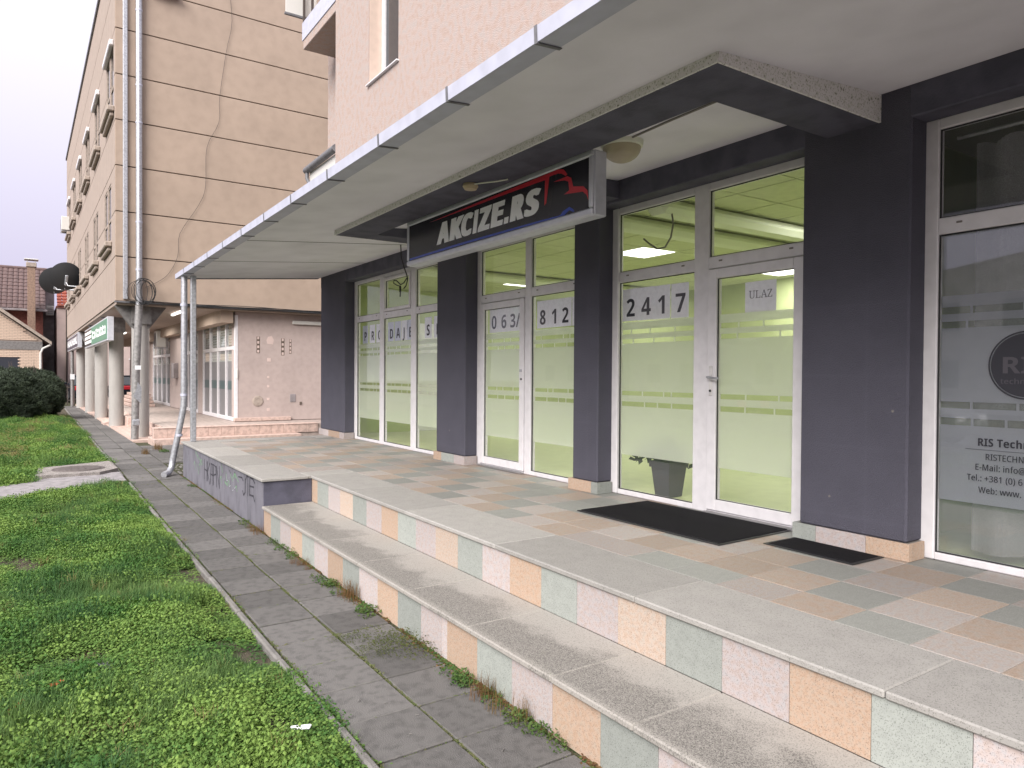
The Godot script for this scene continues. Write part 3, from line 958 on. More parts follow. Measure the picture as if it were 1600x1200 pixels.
	obj("upper_wall", boxed(-12.04, 4.0, 3.21, top, -9.0, -0.46), M.interior_white, b)
	obj("upper_wall", boxed(-14.33, -12.05, 2.99, top, -9.0, -0.67), M.upper_stucco, b)
	obj("jamb", boxed(w0 - 0.001, w0 + 0.008, 5.63, 8.4, -0.3, -0.012), M.jamb_stucco, b)
	var uw := Node3D.new()
	uw.name = "upper_window"
	b.add_child(uw, true)
	offs[uw] = offs[b]
	var uf := Mb.new()
	uf.span(w0 + 0.01, w0 + 0.085, 5.66, 8.39, -0.29, -0.21, 0.006)
	uf.span(w1 - 0.075, w1, 5.66, 8.39, -0.29, -0.21, 0.006)
	uf.span(w0 + 0.085, w1 - 0.075, 5.66, 5.735, -0.29, -0.211, 0.006)
	uf.span(w0 + 0.085, w1 - 0.075, 8.31, 8.39, -0.29, -0.211, 0.006)
	obj("frame", uf, M.pvc, uw)
	obj("pane", boxed(w0 + 0.08, w1 - 0.07, 5.73, 8.32, -0.26, -0.254), M.window_dark, uw)
	obj("sill", boxed(w0 - 0.03, w1 + 0.03, 5.605, 5.628, -0.3, 0.045, 0.004), M.pvc, uw)
	# balcony at the back corner
	var bal := obj("balcony_slab", boxed(-13.9, -12.045, 7.43, 7.6, -0.67, -0.02, 0.01), M.upper_stucco, b)
	obj("balcony_trim", boxed(-13.93, -12.045, 7.6, 7.95, -0.06, -0.005, 0.006), M.zinc, bal)
	for k in 4:
		obj("balcony_post", boxed(-13.9 + 0.5 * k, -13.86 + 0.5 * k, 7.96, 9.0, -0.05, -0.01), M.timber_dark, bal)
	obj("balcony_rail", boxed(-13.92, -12.05, 9.0, 9.05, -0.06, 0.0), M.timber_dark, bal)
	obj("balcony_screen", boxed(-13.99, -13.95, 8.1, 9.3, -0.3, 0.3), M.ac_white, bal)
	obj("screen_edge", boxed(-13.995, -13.945, 8.06, 8.1, -0.32, 0.32), M.zinc_under, bal)
	# eave with its gutter on the set-back wall
	var ev := obj("eave_board", boxed(-13.6, -12.05, 4.72, 4.98, -0.1, -0.06), M.ac_white, b)
	var gt := Mb.new()
	gt.tube([Vector3(-13.68, 5.02, -0.01), Vector3(-12.05, 5.04, -0.01)], 0.065, 12)
	obj("gutter", gt, M.zinc_under, ev)
	var hk := Mb.new()
	hk.tube([Vector3(-13.6, 4.98, -0.01), Vector3(-13.62, 4.86, -0.01), Vector3(-13.55, 4.72, -0.05), Vector3(-13.5, 4.55, -0.15)], 0.035, 8)
	obj("gutter_outlet", hk, M.zinc_under, ev)
	# post and downpipe at the canopy's corner
	obj("support_post", boxed(-12.36, -12.28, 0.002, 2.66, 2.2, 2.28, 0.008), M.galvanised, b)
	var dp := Mb.new()
	dp.tube([Vector3(-12.49, 2.68, 2.345), Vector3(-12.49, 0.62, 2.35), Vector3(-12.5, 0.5, 2.36), Vector3(-12.58, -0.3, 2.5), Vector3(-12.57, -0.42, 2.52), Vector3(-12.5, -0.49, 2.57), Vector3(-12.38, -0.51, 2.66)], 0.048, 14)
	var pipe := obj("downpipe", dp, M.galvanised, b)
	for y in [2.2, 0.75, 0.1]:
		var cl := Mb.new()
		var dx := 0.0 if y > 0.5 else 0.04
		cl.lathe([Vector2(0.05, -0.02), Vector2(0.054, -0.02), Vector2(0.054, 0.02), Vector2(0.05, 0.02)], Vector3(-12.49 - dx, y, 2.35 + dx * 1.7), 14)
		obj("pipe_clip", cl, M.zinc, pipe)
	# the shop's room
	var room := [-12.6, -2.6, -6.0]
	obj("room_floor", boxed(-12.7, 4.0, -0.2, -0.004, -6.2, -0.405), M.lime_floor, b)
	obj("room_wall", boxed(-12.7, 4.0, -0.2, 2.95, -6.2, -6.0), M.lime_wall, b)
	obj("room_wall", boxed(-12.789, -12.6, -0.2, 2.95, -6.0, -0.265), M.lime_wall, b)
	obj("room_wall", boxed(-2.7, -2.5, -0.003, 2.95, -5.999, -0.265), M.lime_wall, b)
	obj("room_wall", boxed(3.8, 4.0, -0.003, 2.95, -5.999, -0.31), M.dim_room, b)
	obj("inner_sill", boxed(-12.6, 4.0, -0.2, -0.004, -0.404, -0.25), M.lime_floor, b)
	var rw := boxed(-12.6, -12.55, 0.0, 2.1, -2.9, -1.9)
	obj("inner_door", rw, M.pvc, b)
	for x in [-4.7, -5.4, -9.6]:
		obj("ceiling_tray", boxed(x - 0.13, x + 0.13, 2.59, 2.72, -5.95, -0.36, 0.05), M.interior_white, b)
	var tile := Mb.new()
	tile.box(Vector3.ZERO, Vector3(0.582, 0.012, 0.582), 0.002)
	var tm := tile.mesh()
	for i in 17:
		for k in 10:
			var cx := -12.28 + 0.6 * i
			var cz := -0.56 - 0.6 * k
			if cx > -2.9 or (absf(cx + 7.0) < 0.35 and k in [3, 8]) or (absf(cx + 4.0) < 0.35 and k in [3, 8]) or (absf(cx + 10.6) < 0.35 and k in [4, 7]):
				continue
			piece("ceiling_tile", tm, M.lime_ceiling, b, Vector3(cx, 2.745, cz))
	obj("ceiling_grid", boxed(-12.6, -2.7, 2.752, 2.8, -6.0, -0.3), M.plinth_joint, b)
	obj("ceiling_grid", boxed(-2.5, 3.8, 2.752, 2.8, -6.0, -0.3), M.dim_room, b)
	for q in [[-6.88, -2.36, "square ceiling light panel seen through the transom above digits 2417"], [-6.88, -5.36, "square ceiling light panel at the rear seen through the door marked ULAZ"], [-3.88, -2.36, "ceiling light panel close behind the door marked ULAZ"], [-3.88, -5.36, "ceiling light panel in the rear corner behind the big dark pillar"], [-10.48, -2.96, "ceiling light panel behind the three-part window lettered PRODAJE SE"], [-10.48, -4.76, "rear ceiling light panel behind the three-part window"]]:
		var lt := thing("ceiling_light", q[2], "ceiling light", Vector3(q[0], 2.74, q[1]), "ceiling light panels in the shop")
		obj("light_frame", boxed(q[0] - 0.3, q[0] + 0.3, 2.738, 2.751, q[1] - 0.3, q[1] + 0.3, 0.002), M.interior_white, lt)
		obj("light_panel", boxed(q[0] - 0.285, q[0] + 0.285, 2.732, 2.7375, q[1] - 0.285, q[1] + 0.285), M.led, lt)
		var al := AreaLight3D.new()
		al.name = "panel_light"
		al.area_size = Vector2(0.56, 0.56)
		al.light_energy = 0.95
		al.light_color = Color(1, 1, 0.96)
		al.shadow_enabled = true
		al.set("area_range", 12.0)
		lt.add_child(al, true)
		al.position = Vector3(0, -0.012, 0)
		al.rotation = Vector3(-PI / 2, 0, 0)
	# curtain of the last shop
	var ct := thing("curtain", "grey pleated curtain hanging behind the window with the round emblem", "curtain", Vector3(-0.5, 0.05, -0.5))
	var cb := Mb.new()
	var cx := -2.05
	while cx < 1.3:
		var nx := cx + 0.02
		var f := func(q: float) -> float: return -0.42 + 0.035 * sin(q * 26.0 + 1.5 * sin(q * 5.0)) + 0.02 * sin(q * 9.0)
		var hem := 0.06 + 0.015 * sin(cx * 7.0)
		var tp := 2.5 + 0.045 * absf(sin(cx * 13.0))
		for e in [0.0, -0.004]:
			cb.quad(Vector3(cx, hem, f.call(cx) + e), Vector3(nx, hem, f.call(nx) + e), Vector3(nx, tp, f.call(nx) + e), Vector3(cx, tp, f.call(cx) + e), Vector3(0, 0, 1.0 if e == 0.0 else -1.0))
		cx = nx
	obj("cloth", cb, M.curtain, ct)
	var rail := Mb.new()
	rail.tube([Vector3(-2.15, 2.6, -0.42), Vector3(1.35, 2.6, -0.42)], 0.012, 8)
	obj("rail", rail, M.galvanised, ct)
	# print on that window, as far as the photograph shows it
	var pr := Mb.new()
	pr.xf = Transform3D(Basis(), Vector3(0, 0, ZW - 0.0295))
	letters(pr, "RIS Techn", "Droid Sans Bold", 0.044, Transform3D(Basis(), Vector3(-1.925, 0.713, 0)), 0.93, 0.0, 0.0012)
	letters(pr, "RISTECHN", "Droid Sans", 0.035, Transform3D(Basis(), Vector3(-1.882, 0.634, 0)), 0.9, 0.0, 0.0012)
	letters(pr, "E-Mail: info@", "Droid Sans", 0.035, Transform3D(Basis(), Vector3(-1.935, 0.572, 0)), 0.9, 0.0, 0.0012)
	letters(pr, "Tel.: +381 (0) 6", "Droid Sans", 0.035, Transform3D(Basis(), Vector3(-1.977, 0.508, 0)), 0.9, 0.0, 0.0012)
	letters(pr, "Web: www.", "Droid Sans", 0.035, Transform3D(Basis(), Vector3(-1.915, 0.44, 0)), 0.9, 0.0, 0.0012)
	pr.span(-1.987, -1.37, 0.69, 0.692, 0.0, 0.0012)
	var dec := thing("window_lettering", "black contact lettering on the window of the last shop at right", "lettering", Vector3(-1.7, 0.6, ZW))
	obj("text", pr, M.ink, dec)
	var em := thing("window_emblem", "round black emblem with a pale R on the window at right", "emblem", Vector3(-1.68, 1.18, ZW))
	var dk := Mb.new()
	var zb := Basis(Vector3.RIGHT, PI / 2)
	dk.lathe([Vector2(0.0, 0.001), Vector2(0.178, 0.001), Vector2(0.178, 0.0)], Vector3(-1.68, 1.18, ZW - 0.0295), 64, zb)
	dk.lathe([Vector2(0.184, 0.0), Vector2(0.184, 0.001), Vector2(0.192, 0.001), Vector2(0.192, 0.0)], Vector3(-1.68, 1.18, ZW - 0.0295), 64, zb)
	obj("disc", dk, M.ink, em)
	var dl := Mb.new()
	dl.xf = Transform3D(Basis(), Vector3(0, 0, ZW - 0.0283))
	letters(dl, "RIS", "Droid Sans Bold", 0.092, Transform3D(Basis(), Vector3(-1.812, 1.135, 0)), 1.25, 0.0, 0.001)
	letters(dl, "techno", "Droid Sans", 0.03, Transform3D(Basis(), Vector3(-1.81, 1.075, 0)), 1.2, 0.0, 0.001)
	obj("emblem_letters", dl, M.ink_grey, em)

# ---------------------------------------------------------------- office block next door (own axes: x = 0 its side wall, z = 0 its front, y from the pavement)
func build_office_block() -> void:
	var b := thing("office_block", "tan rendered office block with grooved walls over an arcade of round columns", "building", Vector3(-19.5, G, 2.735))
	offs[b] = Vector3.ZERO
	b.rotation.y = 0.0105
	var L := -22.5
	var rows := [3.37, 4.445, 5.53, 6.63, 7.72, 8.81, 9.9, 10.99, 12.3]
	obj("core_wall", boxed(L, -0.035, 3.40, 12.2, -9.0, -0.035), M.groove, b)
	# upper and lower windows: pairs of narrow lights
	var wins := []
	for k in 6:
		var cx := -1.2 - 3.75 * k
		wins.append([cx, 8.15, 9.6])
		wins.append([cx - 0.6, 4.98, 6.4])
	for r in rows.size() - 1:
		var y0: float = rows[r] + 0.012
		var y1: float = rows[r + 1] - 0.012
		obj("wall_panel", boxed(-0.04, 0.0, y0, y1, -9.0, -0.001, 0.006), M.tan_render, b)
		var p := Mb.new()
		var cuts := []
		for w in wins:
			if w[1] < y1 and w[2] > y0:
				cuts.append([w[0] - 0.85, w[0] - 0.08, w[1], w[2]])
				cuts.append([w[0] + 0.08, w[0] + 0.85, w[1], w[2]])
		cuts.sort_custom(func(q, s): return q[0] > s[0])
		var x := -0.042
		for c in cuts:
			p.span(c[1], x, y0, y1, -0.04, -0.001)
			if c[2] > y0 + 0.01:
				p.span(c[0], c[1], y0, c[2], -0.04, -0.0015)
			if c[3] < y1 - 0.01:
				p.span(c[0], c[1], c[3], y1, -0.04, -0.0015)
			x = c[0]
		p.span(L, x, y0, y1, -0.04, -0.001)
		obj("wall_panel", p, M.tan_render_edge, b)
	obj("roof_edge", boxed(L - 0.05, 0.04, 12.2, 12.32, -9.0, 0.05, 0.01), M.zinc_under, b)
	for w in wins:
		for s in [-1.0, 1.0]:
			var x0: float = w[0] + (0.08 if s > 0 else -0.85)
			var x1: float = x0 + 0.77
			var wn := obj("window", boxed(x0 + 0.002, x1 - 0.002, w[1], w[2], -0.036, -0.03), M.window_dark, b)
			var f := Mb.new()
			f.span(x0, x0 + 0.05, w[1], w[2], -0.034, -0.012)
			f.span(x1 - 0.05, x1, w[1], w[2], -0.034, -0.012)
			f.span(x0 + 0.05, x1 - 0.05, w[1] + 0.5, w[1] + 0.55, -0.034, -0.013)
			f.span(x0 + 0.05, x1 - 0.05, w[2] - 0.05, w[2], -0.034, -0.013)
			obj("frame", f, M.ledge, wn)
		if w[1] > 7.0:
			obj("awning_box", boxed(w[0] - 0.9, w[0] + 0.9, w[2] - 0.02, w[2] + 0.12, -0.002, 0.1, 0.02), M.pvc, b)
		obj("window_ledge", boxed(w[0] - 1.05, w[0] + 1.05, w[1] - 0.2, w[1] - 0.07, -0.002, 0.16, 0.02), M.ledge, b)
		obj("window_ledge", boxed(w[0] - 0.98, w[0] + 0.98, w[1] - 0.3, w[1] - 0.205, -0.002, 0.09, 0.02), M.ledge, b)
	# underside of the overhang, flashing, haunches
	obj("soffit", boxed(L, -0.03, 3.3, 3.398, -9.0, -0.03), M.tan_render_edge, b)
	obj("flashing", boxed(-0.03, 0.03, 3.335, 3.372, -9.0, 0.02, 0.004), M.zinc_under, b)
	obj("edge_beam", boxed(L, -0.2, 2.98, 3.3, -2.75, -2.45), M.tan_render, b)
	obj("light_tube", boxed(-2.3, -0.9, 3.24, 3.29, -1.65, -1.58, 0.01), M.led, b)
	for x in [-1.6, -8.0, -14.0]:
		if x < -2.0:
			obj("light_tube", boxed(x - 0.7, x + 0.7, 3.24, 3.29, -1.65, -1.58, 0.01), M.led, b)
		var al := AreaLight3D.new()
		al.name = "tube_light"
		al.area_size = Vector2(1.4, 0.07)
		al.light_energy = 1.6
		al.light_color = Color(1, 0.98, 0.95)
		al.shadow_enabled = true
		al.set("area_range", 12.0)
		b.add_child(al, true)
		al.position = Vector3(x, 3.23, -1.615)
		al.rotation = Vector3(-PI / 2, 0, 0)
	# columns
	var cols := [-0.5, -5.05, -9.7, -14.3, -18.95]
	for k in 5:
		var cz: float = [-0.6, -0.5, -0.47, -0.46, -0.4][k]
		var c := Mb.new()
		c.lathe([Vector2(0.2, 0.0), Vector2(0.2, 2.9)], Vector3(cols[k], 0, cz), 28)
		var col := obj("column", c, M.concrete_column, b)
		for s in [-1.0, 1.0]:
			if k > 0 and s < 0:
				continue
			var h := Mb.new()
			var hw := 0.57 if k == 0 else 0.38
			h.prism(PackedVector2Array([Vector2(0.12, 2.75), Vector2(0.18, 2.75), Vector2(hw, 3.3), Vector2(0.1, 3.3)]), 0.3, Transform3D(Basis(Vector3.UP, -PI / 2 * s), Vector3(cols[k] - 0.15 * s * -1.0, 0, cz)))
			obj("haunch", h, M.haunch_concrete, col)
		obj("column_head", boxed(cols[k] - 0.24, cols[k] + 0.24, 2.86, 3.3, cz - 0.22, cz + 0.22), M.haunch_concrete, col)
		if k > 0:
			obj("column_foot", boxed(cols[k] - 0.28, cols[k] + 0.75, 0.0, 0.33, cz - 0.75, cz - 0.22, 0.01), M.pink_tile, col)
	# arcade floor and steps
	obj("arcade_floor", boxed(L, 1.19, 0.0, 0.35, -9.0, -0.95), M.pink_floor, b)
	for k in 13:
		var z := -0.66 - 0.3 * k
		obj("step_tile", boxed(1.0, 1.215, 0.13, 0.345, z - 0.296, z, 0.006), M.pink_tile, b)
		obj("step_tile", boxed(0.85, 1.225, 0.346, 0.362, z - 0.297, z, 0.004), M.pink_tile, b)
	obj("lower_step", boxed(0.6, 1.6, -0.05, 0.13, -4.0, -0.62, 0.006), M.pink_tile, b)
	for k in 40:
		var x := 0.4 - 0.56 * k
		if x < -6.5 or x > -6.0:
			obj("apron_tile", boxed(x - 0.555, x, -0.05, 0.035 + 0.006 * (k % 2), -0.94, -0.32, 0.004), M.pink_tile, b)
		obj("step_tile", boxed(x - 0.555, x, 0.03, 0.345, -0.948, -0.92, 0.004), M.pink_tile, b)
	var rp := Mb.new()
	rp.prism(PackedVector2Array([Vector2(-0.95, 0.36), Vector2(-0.95, 0.0), Vector2(-0.25, 0.0), Vector2(-0.25, 0.06)]), 0.9, Transform3D(Basis(Vector3(0, 0, 1), Vector3.UP, Vector3.RIGHT), Vector3(-6.9, 0, 0)))
	obj("ramp", rp, M.pink_tile, b)
	# ground-floor side wall with the scars of removed fittings
	var gw := obj("ground_wall", boxed(-0.7, -0.32, 0.36, 3.3, -9.0, -2.83, 0.01), M.pink_render, b)
	obj("wall_skirting", boxed(-0.4, -0.24, 0.362, 0.46, -4.3, -2.8, 0.008), M.pink_tile, b)
	obj("conduit", boxed(-0.319, -0.25, 3.02, 3.12, -9.0, -4.35, 0.01), M.ac_white, gw)
	for q in [[-3.43, 2.2, 2.65, 0.09], [-4.09, 2.15, 2.62, 0.09], [-4.3, 2.2, 2.6, 0.06]]:
		obj("scar", boxed(-0.3235, -0.318, q[1], q[2], q[0] - q[3] / 2, q[0] + q[3] / 2), M.groove, gw)
		for j in 4:
			var sy: float = lerpf(q[1] + 0.05, q[2] - 0.04, j / 3.0)
			obj("plaster_dab", boxed(-0.322, -0.314, sy - 0.035, sy + 0.035, q[0] - q[3] * 0.3, q[0] + q[3] * 0.3, 0.004), M.house_pink, gw)
	var pd := Mb.new()
	pd.prism(PackedVector2Array([Vector2(-0.08, -0.1), Vector2(0.07, -0.12), Vector2(0.1, 0.0), Vector2(0.04, 0.12), Vector2(-0.06, 0.09), Vector2(-0.1, 0.0)]), 0.006, Transform3D(Basis(Vector3(0, 0, -1), Vector3.UP, Vector3.RIGHT), Vector3(-0.321, 2.56, -3.75)))
	obj("plaster_dab", pd, M.house_pink, gw)
	for q in [[-3.72, 2.02, 0.05], [-3.7, 1.55, 0.03], [-3.7, 1.3, 0.03], [-3.7, 0.95, 0.035], [-3.7, 0.66, 0.04]]:
		obj("plaster_dab", boxed(-0.322, -0.315, q[1] - q[2], q[1] + q[2], q[0] - q[2], q[0] + q[2], 0.004), M.house_pink, gw)
	var hole := Mb.new()
	hole.lathe([Vector2(0.15, 0.0), Vector2(0.15, 0.012), Vector2(0.12, 0.02), Vector2(0.0, 0.02)], Vector3(-0.32, 0.9, -3.42), 9, Basis(Vector3(0, 0, 1), -PI / 2))
	obj("patch", hole, M.ledge, gw)
	obj("patch", boxed(-0.322, -0.305, 0.86, 1.08, -4.45, -4.29, 0.01), M.house_grey, gw)
	obj("socket", boxed(-0.322, -0.3, 0.78, 0.86, -4.62, -4.56, 0.004), M.groove, gw)
	obj("bell_box", boxed(-0.319, -0.29, 1.5, 1.75, -2.9, -2.86, 0.006), M.ac_white, gw)
	# shop fronts behind the columns
	shop_front(b, -0.36, -4.4, 4)
	obj("pier", boxed(-5.15, -4.4, 0.36, 3.3, -3.2, -2.82, 0.01), M.pink_render, b)
	shop_front(b, -5.15, -7.6, 3)
	obj("pier", boxed(-10.2, -7.6, 0.36, 3.3, -3.2, -2.78, 0.01), M.pink_render, b)
	obj("meter_box", boxed(-8.9, -8.4, 1.45, 2.0, -2.78, -2.62, 0.01), M.house_grey, b)
	shop_front(b, -10.2, -14.8, 4)
	obj("pier", boxed(L, -14.8, 0.36, 3.3, -3.2, -2.8, 0.01), M.pink_render, b)
	for k in 4:
		obj("stacked_slab", boxed(-14.6, -10.4 - 0.35 * k, 0.36 + 0.12 * k, 0.46 + 0.12 * k, -2.3, -1.5 - 0.1 * k, 0.008), M.pink_tile, b)
	# pipes down the side wall
	obj("square_downpipe", boxed(0.0, 0.075, 3.42, 12.4, -0.26, -0.16, 0.01), M.galvanised, b)
	var dp := Mb.new()
	dp.tube([Vector3(0.09, 12.5, -0.5), Vector3(0.09, 3.3, -0.5)], 0.072, 16)
	var pipe := obj("downpipe", dp, M.galvanised, b)
	for y in [10.4, 8.6, 7.7, 5.3, 4.15]:
		var cl := Mb.new()
		cl.lathe([Vector2(0.074, -0.02), Vector2(0.079, -0.02), Vector2(0.079, 0.02), Vector2(0.074, 0.02)], Vector3(0.09, y, -0.5), 16)
		obj("pipe_joint", cl, M.zinc, pipe)
	var lp := Mb.new()
	lp.tube([Vector3(0.09, 3.3, -0.5), Vector3(0.1, 1.9, -0.44), Vector3(0.1, 0.02, -0.4)], 0.085, 16)
	var lower := obj("downpipe", lp, M.old_pipe, b, "dull grey battered lower length of downpipe")
	obj("notice", boxed(0.17, 0.19, 1.72, 1.82, -0.53, -0.4, 0.004), M.paper, lower)
	var bent := Mb.new()
	bent.prism(PackedVector2Array([Vector2(-0.08, -0.12), Vector2(0.09, -0.3), Vector2(0.1, 0.1), Vector2(0.02, 0.22), Vector2(-0.02, 0.02)]), 0.02, Transform3D(Basis(Vector3.UP, PI / 2), Vector3(0.175, 1.2, -0.44)))
	obj("torn_flap", bent, M.galvanised, lower)
	obj("torn_flap", boxed(0.14, 0.2, 0.36, 0.52, -0.5, -0.34, 0.02), M.galvanised, lower)
	obj("roof_outlet", boxed(-0.2, 0.2, 10.95, 11.05, -1.4, -0.7, 0.01), M.ac_white, b)

	# things fixed to it
	var at := b.transform
	sign_box("shop_sign", "nearer arcade sign, white lettering on green and black panels", at, [-10.4, -2.15], 2.5, 3.14, true)
	sign_box("shop_sign", "farther arcade sign with pale letters on a dark purple panel", at, [-22.4, -14.4], 2.66, 3.28, false)
	for k in 2:
		var p := at * Vector3([-13.4, -15.2][k], 5.37, [0.42, 0.72][k])
		var d := thing("satellite_dish", ["nearer dark satellite dish on the office block front, seen from behind", "farther dark satellite dish, half hidden behind the nearer dish"][k], "satellite dish", p, "dark satellite dishes")
		var face := Basis(Vector3.UP, deg_to_rad(-78)) * Basis(Vector3.RIGHT, deg_to_rad(68))
		var s := Mb.new()
		var prof := []
		for j in 9:
			var r := 0.56 * j / 8.0
			prof.append(Vector2(r, r * r * 0.33))
		var back := []
		for j in 9:
			back.append(Vector2(0.565 * (8 - j) / 8.0, pow(0.565 * (8 - j) / 8.0, 2) * 0.33 - 0.012))
		s.lathe(prof, p, 36, face)
		s.lathe(back, p, 36, face)
		obj("reflector", s, M.dish_dark, d)
		var br := Mb.new()
		br.xf = Transform3D(face, p)
		br.box(Vector3(0, -0.06, 0.12), Vector3(0.1, 0.1, 0.42), 0.02)
		obj("back_plate", br, M.galvanised, d)
		var arm := Mb.new()
		var wall := at * Vector3([-13.2, -14.6][k], 5.0, -0.02)
		arm.tube([p + face * Vector3(0, -0.1, 0.2), p + Vector3(0.1, -0.35, -0.05), wall], 0.025, 8)
		obj("mount_arm", arm, M.galvanised, d)
		var feed := Mb.new()
		feed.tube([p + face * Vector3(0, 0.0, 0.5), p + face * Vector3(0, 0.45, 0.35)], 0.015, 6)
		feed.lathe([Vector2(0, 0), Vector2(0.04, 0), Vector2(0.04, 0.1), Vector2(0, 0.1)], p + face * Vector3(0, 0.45, 0.33), 12, face)
		obj("feed_arm", feed, M.galvanised, d)
	for k in 2:
		var p: Vector3 = at * Vector3([-19.4, -10.6][k], [8.15, 2.62][k], [0.2, -2.5][k])
		var a := thing("air_conditioner", ["white air conditioner unit high on the tan office front", "white air conditioner under the arcade ceiling beside the column"][k], "air conditioner", p)
		obj("casing", boxed(p.x - 0.42, p.x + 0.42, p.y, p.y + 0.62, p.z - 0.16, p.z + 0.16, 0.02), M.ac_white, a)
		for side in [Basis(Vector3.RIGHT, PI / 2)]:
			var fan := Mb.new()
			for r in [0.06, 0.12, 0.18, 0.24]:
				fan.lathe([Vector2(r, 0.0), Vector2(r, 0.012), Vector2(r + 0.012, 0.012), Vector2(r + 0.012, 0.0)], p + Vector3(-0.1, 0.31, 0.162), 20, side)
			obj("fan_grille", fan, M.house_grey, a)
		for s in [-0.3, 0.3]:
			obj("bracket", boxed(p.x + s - 0.02, p.x + s + 0.02, p.y - 0.05, p.y, p.z - 0.22, p.z + 0.18), M.galvanised, a)
	var lp2 := at * Vector3(0.2, 3.62, -0.6)
	var coil := thing("cable_coil", "loose coil of black cable hung on the downpipe at the corner", "cable", lp2)
	var cb := Mb.new()
	for k in 9:
		var pts := []
		var r := rng.randf_range(0.24, 0.34)
		var o := Vector3(rng.randf_range(-0.02, 0.05), rng.randf_range(-0.05, 0.03), rng.randf_range(-0.08, 0.08))
		var sq := rng.randf_range(0.35, 1.0)
		for j in 25:
			var an := TAU * j / 24.0
			pts.append(lp2 + o + Vector3(0.05 * sin(an + k), sin(an) * r, cos(an) * r * sq))
		cb.tube(pts, 0.006, 5)
	obj("loops", cb, M.black_cable, coil)
	var cab := thing("hanging_cable", "thin black cable wandering down the tan side wall", "cable", at * Vector3(0.03, 3.6, -0.8))
	var cp := []
	for q in [[11.9, -2.55], [10.8, -2.66], [9.95, -2.52], [8.75, -2.36], [8.1, -2.34], [7.4, -2.05], [6.4, -2.02], [5.9, -1.85], [5.14, -1.42], [4.57, -1.37], [4.1, -1.15], [3.85, -0.85], [3.72, -0.6]]:
		cp.append(at * Vector3(0.03, q[0], q[1]))
	var sm := []
	for i in cp.size() - 1:
		for j in 4:
			sm.append(cp[i].cubic_interpolate(cp[i + 1], cp[maxi(i - 1, 0)], cp[mini(i + 2, cp.size() - 1)], j / 4.0))
	var ch := Mb.new()
	ch.tube(sm, 0.0045, 5)
	obj("strand", ch, M.black_cable, cab)
	var wires := Mb.new()
	for k in 5:
		var pts := []
		for j in 30:
			pts.append(at * Vector3(0.05 + 0.01 * sin(j * 0.9 + k), 3.335 + 0.016 * k + 0.012 * sin(j * 0.6 + k * 2.0), -0.3 - 0.27 * j))
		wires.tube(pts, 0.009, 5)
	tag(obj("cable_bundle", wires, M.black_cable), "bundle of black cables along the edge of the overhang", "cable")

func shop_front(b: Node3D, xa: float, xb: float, n: int) -> void:
	var z := -2.84
	var f := Node3D.new()
	f.name = "shop_front"
	b.add_child(f, true)
	offs[f] = Vector3.ZERO
	var w := (xa - xb) / n
	var fr := Mb.new()
	for k in n + 1:
		var x := xa - w * k
		fr.span(x - 0.05, x + 0.05, 0.36, 3.2, z - 0.06, z + 0.02, 0.005)
	for k in n:
		for y in [0.36, 2.28, 3.12]:
			fr.span(xa - w * (k + 1) + 0.05, xa - w * k - 0.05, y, y + 0.1, z - 0.06, z + 0.018, 0.005)
	obj("frame", fr, M.pvc, f)
	for k in n:
		var x0 := xa - w * (k + 1) + 0.05
		var x1 := xa - w * k - 0.05
		obj("panel", boxed(x0, x1, 0.46, 2.28, z - 0.04, z - 0.03), M.grey_panel, f)
		obj("band", boxed(x0, x1, 1.2, 1.44, z - 0.03, z - 0.026), M.teal_band, f)
		obj("pane", boxed(x0, x1, 2.0, 3.12, z - 0.02, z - 0.016), M.glass, f)
		for j in 15:
			var y := 1.98 + 0.075 * j
			if y > 2.2 and y < 2.4:
				continue
			obj("blind_slat", boxed(x0 + 0.01, x1 - 0.01, y, y + 0.055, z - 0.036, z - 0.028), M.slat_grey, f)
	obj("back", boxed(xb, xa, 0.36, 3.3, z - 0.3, z - 0.07), M.dim_room, f)

